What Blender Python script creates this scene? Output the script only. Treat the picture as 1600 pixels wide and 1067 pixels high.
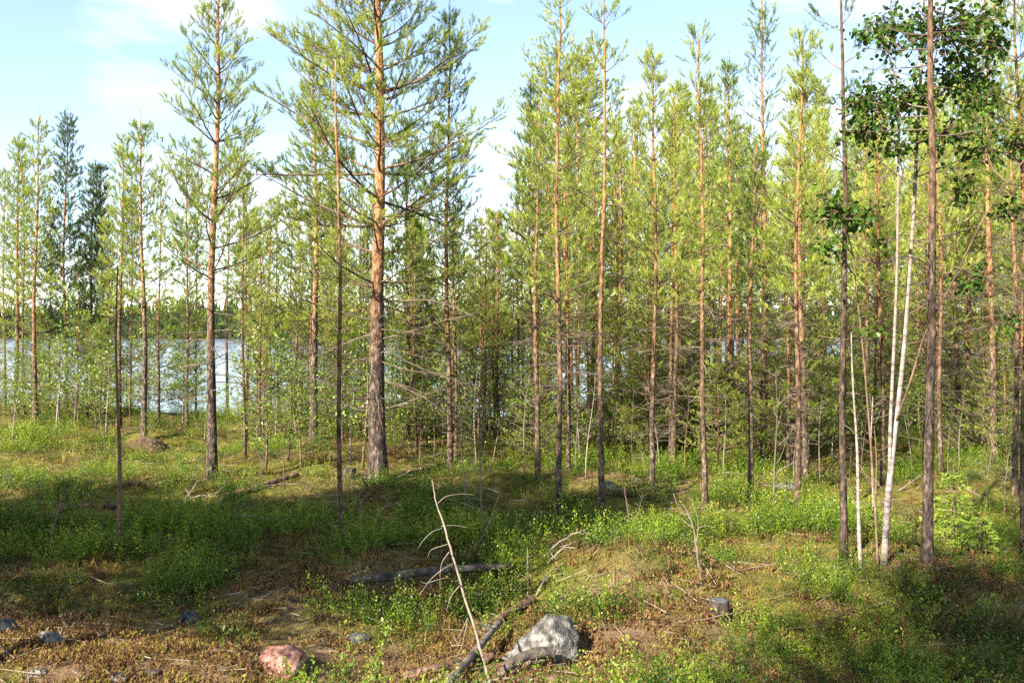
import bpy, bmesh, math, random
import numpy as np
from mathutils import Vector

for o in list(bpy.data.objects):
    bpy.data.objects.remove(o, do_unlink=True)
scene = bpy.context.scene
COL = scene.collection
R = math.radians

# ------------------------------------------------------------------ camera, sky, sun, exposure
FPX = 1400.0          # focal length in pixels of a 1600 wide frame
HOR = 520.0           # row of the horizon in a 1067 high frame
CAMZ = 2.05
cam_d = bpy.data.cameras.new('camera')
cam_d.sensor_width = 36.0
cam_d.lens = FPX / 1600.0 * 36.0
cam_d.shift_y = -(533.5 - HOR) / 1600.0
cam_d.clip_start = 0.05
cam_d.clip_end = 6000.0
cam = bpy.data.objects.new('camera', cam_d)
COL.objects.link(cam)
cam.location = (0, 0, CAMZ)
cam.rotation_euler = (R(90), 0, 0)
scene.camera = cam

SUN_EL = R(35)
SUN_AZ = R(-138)      # compass bearing of the sun seen from the camera (0 = straight ahead, minus = left)
sdir = Vector((math.sin(SUN_AZ) * math.cos(SUN_EL), math.cos(SUN_AZ) * math.cos(SUN_EL), math.sin(SUN_EL)))
sun_d = bpy.data.lights.new('sun', 'SUN')
sun_d.energy = 5.0
sun_d.angle = R(0.5)
sun_d.color = (1.0, 0.90, 0.72)
sun = bpy.data.objects.new('sun', sun_d)
COL.objects.link(sun)
sun.rotation_euler = (-sdir).to_track_quat('-Z', 'Y').to_euler()

world = bpy.data.worlds.new('World')
scene.world = world
world.use_nodes = True
wn, wl = world.node_tree.nodes, world.node_tree.links
wn.clear()
w_out = wn.new('ShaderNodeOutputWorld')
w_bg = wn.new('ShaderNodeBackground')
w_bg.inputs['Strength'].default_value = 0.08
sky = wn.new('ShaderNodeTexSky')
sky.sky_type = 'NISHITA'
sky.sun_disc = False
sky.sun_elevation = SUN_EL
sky.sun_rotation = SUN_AZ
sky.air_density = 1.0
sky.dust_density = 0.25
sky.ozone_density = 1.2
tc = wn.new('ShaderNodeTexCoord')
cmap = wn.new('ShaderNodeMapping')
cmap.inputs['Scale'].default_value = (1.0, 1.0, 3.2)
cmap.inputs['Location'].default_value = (5.35, 5.22, 4.11)
wl.new(tc.outputs['Generated'], cmap.inputs['Vector'])
cn = wn.new('ShaderNodeTexNoise')
cn.inputs['Scale'].default_value = 2.1
cn.inputs['Detail'].default_value = 9.0
cn.inputs['Roughness'].default_value = 0.55
cn.inputs['Distortion'].default_value = 0.3
wl.new(cmap.outputs['Vector'], cn.inputs['Vector'])
cr = wn.new('ShaderNodeValToRGB')
cr.color_ramp.elements[0].color = (0.06, 0.06, 0.06, 1)
cr.color_ramp.elements[0].position = 0.47
cr.color_ramp.elements[1].position = 0.72
wl.new(cn.outputs['Fac'], cr.inputs['Fac'])
cmix = wn.new('ShaderNodeMix')
cmix.data_type = 'RGBA'
cmix.inputs['B'].default_value = (5.2, 5.3, 5.4, 1)
wl.new(cr.outputs['Color'], cmix.inputs['Factor'])
wl.new(sky.outputs['Color'], cmix.inputs['A'])
wl.new(cmix.outputs['Result'], w_bg.inputs['Color'])
wl.new(w_bg.outputs['Background'], w_out.inputs['Surface'])

scene.view_settings.view_transform = 'Standard'
scene.view_settings.look = 'None'
scene.view_settings.exposure = 2.05
scene.view_settings.gamma = 1.0
scene.view_settings.use_curve_mapping = False
scene.render.engine = 'CYCLES'
scene.cycles.max_bounces = 5
scene.cycles.diffuse_bounces = 2
scene.cycles.glossy_bounces = 2
scene.cycles.transmission_bounces = 3
scene.cycles.transparent_max_bounces = 4
scene.cycles.use_denoising = False
scene.cycles.caustics_reflective = False
scene.cycles.caustics_refractive = False

# ------------------------------------------------------------------ helpers: noise and terrain
def _hash(ix, iy, s):
    n = (ix.astype(np.int64) * 374761393 + iy.astype(np.int64) * 668265263 + s * 974634777) & 0x7fffffff
    n = ((n ^ (n >> 13)) * 1274126177) & 0x7fffffff
    return ((n ^ (n >> 16)) & 0xffff) / 65535.0

def vnoise(x, y, f=1.0, s=0):
    x = np.asarray(x, float) * f + 1000.37
    y = np.asarray(y, float) * f + 1000.71
    ix, iy = np.floor(x), np.floor(y)
    fx, fy = x - ix, y - iy
    fx, fy = fx * fx * (3 - 2 * fx), fy * fy * (3 - 2 * fy)
    a, b = _hash(ix, iy, s), _hash(ix + 1, iy, s)
    c, d = _hash(ix, iy + 1, s), _hash(ix + 1, iy + 1, s)
    return (a * (1 - fx) + b * fx) * (1 - fy) + (c * (1 - fx) + d * fx) * fy - 0.5

def fbm(x, y, f, s=0, o=4):
    v, a = 0.0, 1.0
    for i in range(o):
        v = v + a * vnoise(x, y, f, s + i)
        f *= 2.03
        a *= 0.5
    return v

def sstep(a, b, v):
    t = np.clip((np.asarray(v, float) - a) / (b - a), 0, 1)
    return t * t * (3 - 2 * t)

WATER_Z = -3.0
def shore(x):
    x = np.asarray(x, float)
    return 22.5 + 20.0 * sstep(0.5, 13.0, x) + 3.0 * sstep(-8, -14, x) + 1.2 * vnoise(x, 0 * x, 0.35, 77)

MOUNDS = [(1.1, 7.5, 0.40, 0.85, 0.55), (-0.45, 6.9, -0.16, 0.7, 0.35), (0.75, 6.3, 0.06, 0.7, 0.5), (-2.3, 5.2, -0.05, 1.6, 0.8), (-0.55, 7.15, -0.10, 0.9, 0.3),
          (-9.0, 15.0, 0.18, 2.2, 1.2), (-6.6, 16.8, 0.22, 0.7, 0.6), (-4.6, 11.6, 0.12, 1.1, 0.7), (3.4, 10.8, 0.15, 1.2, 0.8),
          (-1.6, 10.6, 0.16, 1.6, 0.6), (2.9, 6.9, 0.08, 1.3, 0.9), (6.0, 15, 0.22, 2.4, 1.3), (-2.6, 14, 0.12, 2.0, 1.0)]
def gz(x, y):
    x = np.asarray(x, float); y = np.asarray(y, float)
    z = 0.22 * fbm(x, y, 0.42, 3, 3) + 0.15 * fbm(x, y, 1.3, 11, 2) + 0.03 * fbm(x, y, 5.5, 21, 3)
    for mx, my, a, rx, ry in MOUNDS:
        z = z + a * np.exp(-((x - mx) / rx) ** 2 - ((y - my) / ry) ** 2)
    z = z + 0.75 * sstep(15, 34, y) * sstep(-0.5, 6, x)
    s = y - shore(x)
    z = z * (1 - 0.9 * sstep(60, 120, y)) - 3.9 * sstep(0, 8.5, s)
    return z

def ray(px, py):
    return (px - 800.0) / FPX, -(py - HOR) / FPX

def hit(px, py):
    """where the line of sight through a pixel meets the ground"""
    kx, kz = ray(px, py)
    d = np.arange(2.5, 60, 0.02)
    below = (CAMZ + kz * d) < gz(kx * d, d)
    i = int(np.argmax(below)) if below.any() else len(d) - 1
    dd = float(d[i])
    return Vector((kx * dd, dd, float(gz(kx * dd, dd))))

def at(px, py, d):
    kx, kz = ray(px, py)
    return Vector((kx * d, d, CAMZ + kz * d))

def ground(x, y, dz=0.0):
    return Vector((x, y, float(gz(x, y)) + dz))

# ------------------------------------------------------------------ helpers: meshes and objects
class MB:
    def __init__(self):
        self.v, self.q, self.t, self.a, self.n = [], [], [], [], 0
    def add(self, v, q=None, t=None, tone=0.5):
        v = np.asarray(v, float).reshape(-1, 3)
        if q is not None and len(q): self.q.append(np.asarray(q, int).reshape(-1, 4) + self.n)
        if t is not None and len(t): self.t.append(np.asarray(t, int).reshape(-1, 3) + self.n)
        self.v.append(v)
        self.a.append(np.broadcast_to(np.asarray(tone, float), (len(v),)))
        self.n += len(v)
    def mesh(self, name, mat, smooth=False):
        me = bpy.data.meshes.new(name)
        if self.n:
            v = np.concatenate(self.v)
            q = np.concatenate(self.q) if self.q else np.zeros((0, 4), int)
            t = np.concatenate(self.t) if self.t else np.zeros((0, 3), int)
            me.vertices.add(len(v)); me.vertices.foreach_set('co', v.astype(np.float32).ravel())
            loops = np.concatenate([q.ravel(), t.ravel()]).astype(np.int32)
            me.loops.add(len(loops)); me.loops.foreach_set('vertex_index', loops)
            st = np.concatenate([np.arange(len(q)) * 4, len(q) * 4 + np.arange(len(t)) * 3]).astype(np.int32)
            me.polygons.add(len(st)); me.polygons.foreach_set('loop_start', st)
            if smooth:
                me.polygons.foreach_set('use_smooth', np.ones(len(st), bool))
            at_ = me.attributes.new('tone', 'FLOAT', 'POINT')
            at_.data.foreach_set('value', np.concatenate(self.a).astype(np.float32))
            me.update(calc_edges=True)
        if mat is not None: me.materials.append(mat)
        return me

def link(name, data, parent=None, loc=None):
    o = bpy.data.objects.new(name, data)
    COL.objects.link(o)
    if parent is not None: o.parent = parent
    if loc is not None: o.location = loc
    return o

def tag(o, label, cat, group=None):
    o['label'] = label; o['category'] = cat
    if group: o['group'] = group
    return o

def kind(o, k):
    o['kind'] = k
    return o

def thing(name, label, cat, loc, group=None, rz=0.0):
    o = link(name, None, None, loc)
    o.empty_display_size = 0.2
    o.rotation_euler = (0, 0, rz)
    return tag(o, label, cat, group)

def copy_tree(o, parent=None):
    c = o.copy(); COL.objects.link(c); c.parent = parent
    for ch in list(o.children): copy_tree(ch, c)
    return c

def prisms(P0, P1, R0, R1, k):
    P0, P1 = np.asarray(P0, float), np.asarray(P1, float)
    R0, R1 = np.asarray(R0, float), np.asarray(R1, float)
    d = P1 - P0
    L = np.linalg.norm(d, axis=1, keepdims=True) + 1e-9
    d = d / L
    ref = np.where(np.abs(d[:, 2:3]) < 0.9, np.array([[0, 0, 1.0]]), np.array([[1.0, 0, 0]]))
    u = np.cross(d, ref); u /= np.linalg.norm(u, axis=1, keepdims=True)
    w = np.cross(d, u)
    an = np.arange(k) * 2 * math.pi / k
    ring = u[:, None, :] * np.cos(an)[None, :, None] + w[:, None, :] * np.sin(an)[None, :, None]
    a = P0[:, None, :] + ring * R0[:, None, None]
    b = P1[:, None, :] + ring * R1[:, None, None]
    v = np.concatenate([a, b], axis=1).reshape(-1, 3)
    i = np.arange(k); j = (i + 1) % k
    q = np.stack([i, j, j + k, i + k], axis=1)
    q = (q[None] + (np.arange(len(P0)) * 2 * k)[:, None, None]).reshape(-1, 4)
    return v, q

def tube(pts, rad, k=10, jit=0.0, rng=None, cap=True, tone=None):
    """one smooth tube along a polyline: returns verts, quads, tris, tone"""
    pts = np.asarray(pts, float); n = len(pts)
    rad = np.asarray(rad, float)
    tg = np.gradient(pts, axis=0); tg /= np.linalg.norm(tg, axis=1, keepdims=True) + 1e-9
    ref = np.array([0.0, 0, 1]) if abs(tg[0][2]) < 0.8 else np.array([1.0, 0, 0])
    V = []
    for i in range(n):
        u = np.cross(tg[i], ref); u /= np.linalg.norm(u) + 1e-9
        w = np.cross(tg[i], u)
        ref2 = np.cross(u, tg[i])
        an = np.arange(k) * 2 * math.pi / k
        r = rad[i] * (1 + (jit * (rng.random(k) - 0.5) if jit else 0))
        V.append(pts[i] + (u[None] * np.cos(an)[:, None] + w[None] * np.sin(an)[:, None]) * (np.zeros(k) + r)[:, None])
    V = np.concatenate(V)
    i = np.arange(k); j = (i + 1) % k
    q = np.concatenate([np.stack([i + s * k, j + s * k, j + (s + 1) * k, i + (s + 1) * k], 1) for s in range(n - 1)])
    t = []
    if cap:
        V = np.concatenate([V, pts[:1], pts[-1:]])
        c0, c1 = n * k, n * k + 1
        t = np.concatenate([np.stack([j, i, np.full(k, c0)], 1), np.stack([i + (n - 1) * k, j + (n - 1) * k, np.full(k, c1)], 1)])
    return V, q, t

def rot_about(v, axis, ang):
    c, s = math.cos(ang), math.sin(ang)
    return v * c + np.cross(axis, v) * s + axis * np.dot(axis, v) * (1 - c)

def unit(v):
    v = np.asarray(v, float)
    return v / (np.linalg.norm(v) + 1e-9)

# ------------------------------------------------------------------ materials
def new_mat(name):
    m = bpy.data.materials.new(name)
    m.use_nodes = True
    m.node_tree.nodes.clear()
    return m, m.node_tree.nodes, m.node_tree.links

def N(nodes, t, **kw):
    n = nodes.new(t)
    for k_, v_ in kw.items():
        if k_ in n.inputs: n.inputs[k_].default_value = v_
        else: setattr(n, k_, v_)
    return n

def ramp(nodes, stops):
    r = nodes.new('ShaderNodeValToRGB')
    e = r.color_ramp.elements
    while len(e) < len(stops): e.new(0.5)
    for i, (p, c) in enumerate(stops):
        e[i].position = p
        e[i].color = (*c, 1)
    return r

def mixc(nodes, links, fac, a, b, mode='MIX'):
    m = nodes.new('ShaderNodeMix'); m.data_type = 'RGBA'; m.blend_type = mode
    for s, v in (('Factor', fac), ('A', a), ('B', b)):
        if isinstance(v, (int, float)): m.inputs[s].default_value = v
        elif isinstance(v, tuple): m.inputs[s].default_value = (*v, 1)
        else: links.new(v, m.inputs[s])
    return m.outputs['Result']

def leaf_mat(name, stops, transl=0.35, gloss=0.0, per_obj=0.25):
    """leaf colour runs over the 'tone' attribute; part of the light passes through the leaf"""
    m, n, l = new_mat(name)
    a = N(n, 'ShaderNodeAttribute', attribute_name='tone')
    oi = N(n, 'ShaderNodeObjectInfo')
    ma = N(n, 'ShaderNodeMath', operation='MULTIPLY_ADD')
    l.new(oi.outputs['Random'], ma.inputs[0]); ma.inputs[1].default_value = per_obj; ma.inputs[2].default_value = -per_obj / 2
    ad = N(n, 'ShaderNodeMath', operation='ADD', use_clamp=True)
    l.new(a.outputs['Fac'], ad.inputs[0]); l.new(ma.outputs[0], ad.inputs[1])
    r = ramp(n, stops); l.new(ad.outputs[0], r.inputs['Fac'])
    d = N(n, 'ShaderNodeBsdfDiffuse'); l.new(r.outputs['Color'], d.inputs['Color'])
    t = N(n, 'ShaderNodeBsdfTranslucent')
    tint = mixc(n, l, 1.0, r.outputs['Color'], (1.0, 1.0, 0.55), 'MULTIPLY')
    l.new(tint, t.inputs['Color'])
    mx = N(n, 'ShaderNodeMixShader'); mx.inputs[0].default_value = transl
    l.new(d.outputs[0], mx.inputs[1]); l.new(t.outputs[0], mx.inputs[2])
    out = N(n, 'ShaderNodeOutputMaterial')
    last = mx
    if gloss:
        g = N(n, 'ShaderNodeBsdfGlossy', Roughness=0.42)
        g.inputs['Color'].default_value = (1, 1, 1, 1)
        mg = N(n, 'ShaderNodeMixShader'); mg.inputs[0].default_value = gloss
        l.new(mx.outputs[0], mg.inputs[1]); l.new(g.outputs[0], mg.inputs[2]); last = mg
    l.new(last.outputs[0], out.inputs['Surface'])
    return m

def bark_pine(name, lo, hi, z0, z1, pale):
    m, n, l = new_mat(name)
    tcn = N(n, 'ShaderNodeTexCoord')
    mp = N(n, 'ShaderNodeMapping'); mp.inputs['Scale'].default_value = (1, 1, 0.45)
    l.new(tcn.outputs['Object'], mp.inputs['Vector'])
    vo = N(n, 'ShaderNodeTexVoronoi', Scale=38.0)
    l.new(mp.outputs[0], vo.inputs['Vector'])
    no = N(n, 'ShaderNodeTexNoise', Scale=24.0, Detail=5.0, Roughness=0.7)
    l.new(mp.outputs[0], no.inputs['Vector'])
    n2 = N(n, 'ShaderNodeTexNoise', Scale=3.0, Detail=3.0)
    l.new(tcn.outputs['Object'], n2.inputs['Vector'])
    at_ = N(n, 'ShaderNodeAttribute', attribute_name='tone')
    mr = N(n, 'ShaderNodeMapRange'); mr.inputs['From Min'].default_value = z0; mr.inputs['From Max'].default_value = z1
    a1 = N(n, 'ShaderNodeMath', operation='MULTIPLY_ADD'); l.new(n2.outputs['Fac'], a1.inputs[0])
    a1.inputs[1].default_value = (z1 - z0) * 0.9; a1.inputs[2].default_value = -(z1 - z0) * 0.45
    a2 = N(n, 'ShaderNodeMath', operation='ADD'); l.new(at_.outputs['Fac'], a2.inputs[0]); l.new(a1.outputs[0], a2.inputs[1])
    l.new(a2.outputs[0], mr.inputs['Value'])
    rlo = ramp(n, [(0.36, tuple(c * 0.3 for c in lo)), (0.5, lo), (0.66, pale)]); l.new(no.outputs['Fac'], rlo.inputs['Fac'])
    rhi = ramp(n, [(0.36, tuple(c * 0.3 for c in hi)), (0.5, hi), (0.68, tuple(min(1, c * 1.5) for c in hi))]); l.new(no.outputs['Fac'], rhi.inputs['Fac'])
    c = mixc(n, l, mr.outputs['Result'], rlo.outputs['Color'], rhi.outputs['Color'])
    oi = N(n, 'ShaderNodeObjectInfo')
    hs = N(n, 'ShaderNodeHueSaturation')
    mv = N(n, 'ShaderNodeMapRange'); mv.inputs['To Min'].default_value = 0.75; mv.inputs['To Max'].default_value = 1.25
    l.new(oi.outputs['Random'], mv.inputs['Value']); l.new(mv.outputs['Result'], hs.inputs['Value']); l.new(c, hs.inputs['Color'])
    b = N(n, 'ShaderNodeBsdfPrincipled', Roughness=0.9)
    b.inputs['Specular IOR Level'].default_value = 0.15
    l.new(hs.outputs['Color'], b.inputs['Base Color'])
    bp = N(n, 'ShaderNodeBump', Strength=0.9, Distance=0.012)
    hh = N(n, 'ShaderNodeMath', operation='ADD'); l.new(no.outputs['Fac'], hh.inputs[0]); l.new(vo.outputs['Distance'], hh.inputs[1])
    l.new(hh.outputs[0], bp.inputs['Height']); l.new(bp.outputs['Normal'], b.inputs['Normal'])
    out = N(n, 'ShaderNodeOutputMaterial'); l.new(b.outputs[0], out.inputs['Surface'])
    return m

def noisy_mat(name, stops, scale=8.0, rough=0.9, bump=0.5, dist=0.02, stretch=(1, 1, 1), detail=6.0, per_obj=0.3):
    m, n, l = new_mat(name)
    tcn = N(n, 'ShaderNodeTexCoord')
    mp = N(n, 'ShaderNodeMapping'); mp.inputs['Scale'].default_value = stretch
    l.new(tcn.outputs['Object'], mp.inputs['Vector'])
    no = N(n, 'ShaderNodeTexNoise', Scale=scale, Detail=detail, Roughness=0.65); l.new(mp.outputs[0], no.inputs['Vector'])
    r = ramp(n, stops); l.new(no.outputs['Fac'], r.inputs['Fac'])
    oi = N(n, 'ShaderNodeObjectInfo')
    hs = N(n, 'ShaderNodeHueSaturation')
    mv = N(n, 'ShaderNodeMapRange'); mv.inputs['To Min'].default_value = 1 - per_obj; mv.inputs['To Max'].default_value = 1 + per_obj
    l.new(oi.outputs['Random'], mv.inputs['Value']); l.new(mv.outputs['Result'], hs.inputs['Value']); l.new(r.outputs['Color'], hs.inputs['Color'])
    b = N(n, 'ShaderNodeBsdfPrincipled', Roughness=rough); b.inputs['Specular IOR Level'].default_value = 0.2
    l.new(hs.outputs['Color'], b.inputs['Base Color'])
    n3 = N(n, 'ShaderNodeTexNoise', Scale=scale * 5, Detail=5.0); l.new(mp.outputs[0], n3.inputs['Vector'])
    hh = N(n, 'ShaderNodeMath', operation='ADD'); l.new(no.outputs['Fac'], hh.inputs[0]); l.new(n3.outputs['Fac'], hh.inputs[1])
    bp = N(n, 'ShaderNodeBump', Strength=bump, Distance=dist); l.new(hh.outputs[0], bp.inputs['Height']); l.new(bp.outputs['Normal'], b.inputs['Normal'])
    out = N(n, 'ShaderNodeOutputMaterial'); l.new(b.outputs[0], out.inputs['Surface'])
    return m

M = {}
M['bark'] = bark_pine('pine_bark', (0.055, 0.041, 0.034), (0.33, 0.17, 0.085), 1.6, 4.2, (0.21, 0.16, 0.135))
M['bark_slim'] = bark_pine('slim_pine_bark', (0.065, 0.044, 0.032), (0.26, 0.13, 0.06), 1.2, 4.2, (0.20, 0.145, 0.105))
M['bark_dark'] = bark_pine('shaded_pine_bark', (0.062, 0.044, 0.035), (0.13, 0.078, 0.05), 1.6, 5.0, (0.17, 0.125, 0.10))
M['branch'] = noisy_mat('branch_bark', [(0.3, (0.06, 0.042, 0.033)), (0.6, (0.16, 0.105, 0.075)), (0.8, (0.27, 0.2, 0.15))], 7, bump=0.2)
M['treetwig'] = noisy_mat('dead_tree_twig', [(0.3, (0.055, 0.042, 0.034)), (0.55, (0.13, 0.10, 0.08)), (0.8, (0.26, 0.21, 0.17))], 6, bump=0.2)
M['deadtwig'] = noisy_mat('dead_twig', [(0.3, (0.09, 0.07, 0.056)), (0.55, (0.20, 0.16, 0.13)), (0.8, (0.36, 0.30, 0.25))], 6, bump=0.2)
M['needles'] = leaf_mat('pine_needles', [(0.0, (0.035, 0.075, 0.03)), (0.35, (0.13, 0.20, 0.035)), (0.7, (0.28, 0.345, 0.05)), (1.0, (0.40, 0.44, 0.08))], 0.45, 0.03, 0.42)
M['birchleaf'] = leaf_mat('sapling_leaves', [(0.0, (0.06, 0.12, 0.012)), (0.5, (0.14, 0.24, 0.02)), (1.0, (0.25, 0.35, 0.035))], 0.42, 0.03)
M['aspenleaf_shaded'] = leaf_mat('shaded_broad_leaves', [(0.0, (0.025, 0.06, 0.008)), (0.6, (0.05, 0.11, 0.014)), (1.0, (0.09, 0.165, 0.02))], 0.38, 0.015)  # shade over the birch crown is put into these dark greens
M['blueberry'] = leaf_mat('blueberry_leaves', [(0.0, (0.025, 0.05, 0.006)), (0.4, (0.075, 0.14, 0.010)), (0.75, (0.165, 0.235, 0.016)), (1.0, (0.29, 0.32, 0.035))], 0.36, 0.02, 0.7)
M['lingon'] = leaf_mat('lingonberry_leaves', [(0.0, (0.018, 0.035, 0.007)), (0.5, (0.05, 0.085, 0.014)), (0.85, (0.10, 0.14, 0.022)), (1.0, (0.20, 0.12, 0.04))], 0.25, 0.012, 0.6)
M['heather'] = leaf_mat('dry_heather', [(0.0, (0.05, 0.028, 0.02)), (0.5, (0.13, 0.08, 0.05)), (1.0, (0.27, 0.19, 0.12))], 0.2, 0.0, 0.5)
M['moss'] = leaf_mat('moss', [(0.0, (0.06, 0.033, 0.02)), (0.4, (0.17, 0.095, 0.05)), (0.75, (0.27, 0.175, 0.075)), (1.0, (0.23, 0.21, 0.045))], 0.25, 0.0, 0.6)
M['sprucefol'] = leaf_mat('spruce_needles', [(0.0, (0.10, 0.17, 0.03)), (0.5, (0.22, 0.32, 0.05)), (1.0, (0.36, 0.44, 0.09))], 0.35, 0.0)
M['farfol'] = leaf_mat('far_needles', [(0.0, (0.012, 0.024, 0.013)), (0.5, (0.02, 0.036, 0.017)), (1.0, (0.035, 0.052, 0.024))], 0.1, 0.0)
M['granite_grey'] = noisy_mat('grey_granite', [(0.36, (0.02, 0.019, 0.02)), (0.47, (0.075, 0.072, 0.07)), (0.57, (0.17, 0.16, 0.15)), (0.72, (0.34, 0.32, 0.30))], 14, bump=0.8, dist=0.03, per_obj=0.1)
M['granite_red'] = noisy_mat('red_granite', [(0.36, (0.06, 0.03, 0.028)), (0.48, (0.19, 0.085, 0.07)), (0.58, (0.30, 0.16, 0.13)), (0.72, (0.42, 0.33, 0.29))], 22, bump=0.5, dist=0.02, per_obj=0.05)
M['granite_blue'] = noisy_mat('blue_grey_stone', [(0.36, (0.018, 0.018, 0.02)), (0.5, (0.055, 0.056, 0.06)), (0.66, (0.14, 0.14, 0.145))], 16, bump=0.6, per_obj=0.1)
M['logbark'] = noisy_mat('log_bark', [(0.36, (0.035, 0.022, 0.018)), (0.5, (0.13, 0.075, 0.055)), (0.68, (0.30, 0.19, 0.14))], 18, bump=1.0, dist=0.02, stretch=(1, 1, 1))
M['loggrey'] = noisy_mat('weathered_wood', [(0.36, (0.03, 0.025, 0.024)), (0.5, (0.085, 0.068, 0.06)), (0.68, (0.19, 0.16, 0.14))], 16, bump=0.7, dist=0.01)
M['logcut'] = noisy_mat('cut_wood_grey', [(0.36, (0.02, 0.02, 0.024)), (0.55, (0.07, 0.07, 0.08)), (0.7, (0.13, 0.125, 0.135))], 20, bump=0.4)
M['stumpbark'] = noisy_mat('stump_bark', [(0.36, (0.02, 0.014, 0.013)), (0.5, (0.06, 0.042, 0.036)), (0.68, (0.14, 0.105, 0.09))], 22, bump=1.0, dist=0.02, stretch=(1, 1, 0.3))
M['ant'] = noisy_mat('needle_heap', [(0.36, (0.04, 0.022, 0.016)), (0.5, (0.14, 0.075, 0.055)), (0.68, (0.26, 0.17, 0.13))], 22, bump=1.0, dist=0.04)

def birch_bark():
    m, n, l = new_mat('birch_bark')
    tcn = N(n, 'ShaderNodeTexCoord')
    mp = N(n, 'ShaderNodeMapping'); mp.inputs['Scale'].default_value = (1, 1, 3.5); l.new(tcn.outputs['Object'], mp.inputs['Vector'])
    no = N(n, 'ShaderNodeTexNoise', Scale=7.0, Detail=5.0, Roughness=0.7); l.new(mp.outputs[0], no.inputs['Vector'])
    low = ramp(n, [(0.36, (0.07, 0.055, 0.05)), (0.48, (0.20, 0.165, 0.155)), (0.68, (0.37, 0.33, 0.315))]); l.new(no.outputs['Fac'], low.inputs['Fac'])
    hi = ramp(n, [(0.3, (0.09, 0.07, 0.06)), (0.6, (0.24, 0.19, 0.16)), (0.8, (0.36, 0.3, 0.27))]); l.new(no.outputs['Fac'], hi.inputs['Fac'])
    at_ = N(n, 'ShaderNodeAttribute', attribute_name='tone')
    mr = N(n, 'ShaderNodeMapRange'); mr.inputs['From Min'].default_value = 1.0; mr.inputs['From Max'].default_value = 2.4
    l.new(at_.outputs['Fac'], mr.inputs['Value'])
    c = mixc(n, l, mr.outputs['Result'], low.outputs['Color'], hi.outputs['Color'])
    b = N(n, 'ShaderNodeBsdfPrincipled', Roughness=0.75); l.new(c, b.inputs['Base Color'])
    bp = N(n, 'ShaderNodeBump', Strength=0.4, Distance=0.006); l.new(no.outputs['Fac'], bp.inputs['Height']); l.new(bp.outputs[0], b.inputs['Normal'])
    out = N(n, 'ShaderNodeOutputMaterial'); l.new(b.outputs[0], out.inputs['Surface'])
    return m
M['birch'] = birch_bark()

def ground_mat():
    m, n, l = new_mat('forest_floor')
    tcn = N(n, 'ShaderNodeTexCoord')
    g = N(n, 'ShaderNodeAttribute', attribute_name='tone')
    n1 = N(n, 'ShaderNodeTexNoise', Scale=1.6, Detail=8.0, Roughness=0.7); l.new(tcn.outputs['Object'], n1.inputs['Vector'])
    n2 = N(n, 'ShaderNodeTexNoise', Scale=9.0, Detail=8.0, Roughness=0.75); l.new(tcn.outputs['Object'], n2.inputs['Vector'])
    n3 = N(n, 'ShaderNodeTexNoise', Scale=60.0, Detail=4.0, Roughness=0.7); l.new(tcn.outputs['Object'], n3.inputs['Vector'])
    bare = ramp(n, [(0.30, (0.035, 0.023, 0.018)), (0.42, (0.13, 0.08, 0.052)), (0.52, (0.21, 0.135, 0.075)), (0.6, (0.28, 0.20, 0.12)), (0.70, (0.38, 0.33, 0.29))])
    green = ramp(n, [(0.3, (0.035, 0.04, 0.012)), (0.45, (0.10, 0.10, 0.02)), (0.58, (0.20, 0.18, 0.035)), (0.75, (0.24, 0.18, 0.07))])
    m12 = N(n, 'ShaderNodeMath', operation='MULTIPLY_ADD'); l.new(n3.outputs['Fac'], m12.inputs[0]); m12.inputs[1].default_value = 0.45
    s1 = N(n, 'ShaderNodeMath', operation='MULTIPLY_ADD'); l.new(n2.outputs['Fac'], s1.inputs[0]); s1.inputs[1].default_value = 0.75; s1.inputs[2].default_value = -0.10
    l.new(s1.outputs[0], m12.inputs[2])
    l.new(m12.outputs[0], bare.inputs['Fac']); l.new(m12.outputs[0], green.inputs['Fac'])
    gm = N(n, 'ShaderNodeMath', operation='MULTIPLY_ADD', use_clamp=True); l.new(n1.outputs['Fac'], gm.inputs[0]); gm.inputs[1].default_value = 1.6; gm.inputs[2].default_value = -0.8
    ga = N(n, 'ShaderNodeMath', operation='ADD', use_clamp=True); l.new(gm.outputs[0], ga.inputs[0]); l.new(g.outputs['Fac'], ga.inputs[1])
    c = mixc(n, l, ga.outputs[0], green.outputs['Color'], bare.outputs['Color'])
    b = N(n, 'ShaderNodeBsdfPrincipled', Roughness=0.95); b.inputs['Specular IOR Level'].default_value = 0.1
    l.new(c, b.inputs['Base Color'])
    hh = N(n, 'ShaderNodeMath', operation='ADD'); l.new(n2.outputs['Fac'], hh.inputs[0]); l.new(n3.outputs['Fac'], hh.inputs[1])
    bp = N(n, 'ShaderNodeBump', Strength=1.0, Distance=0.05); l.new(hh.outputs[0], bp.inputs['Height']); l.new(bp.outputs[0], b.inputs['Normal'])
    out = N(n, 'ShaderNodeOutputMaterial'); l.new(b.outputs[0], out.inputs['Surface'])
    return m
M['ground'] = ground_mat()

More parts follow.
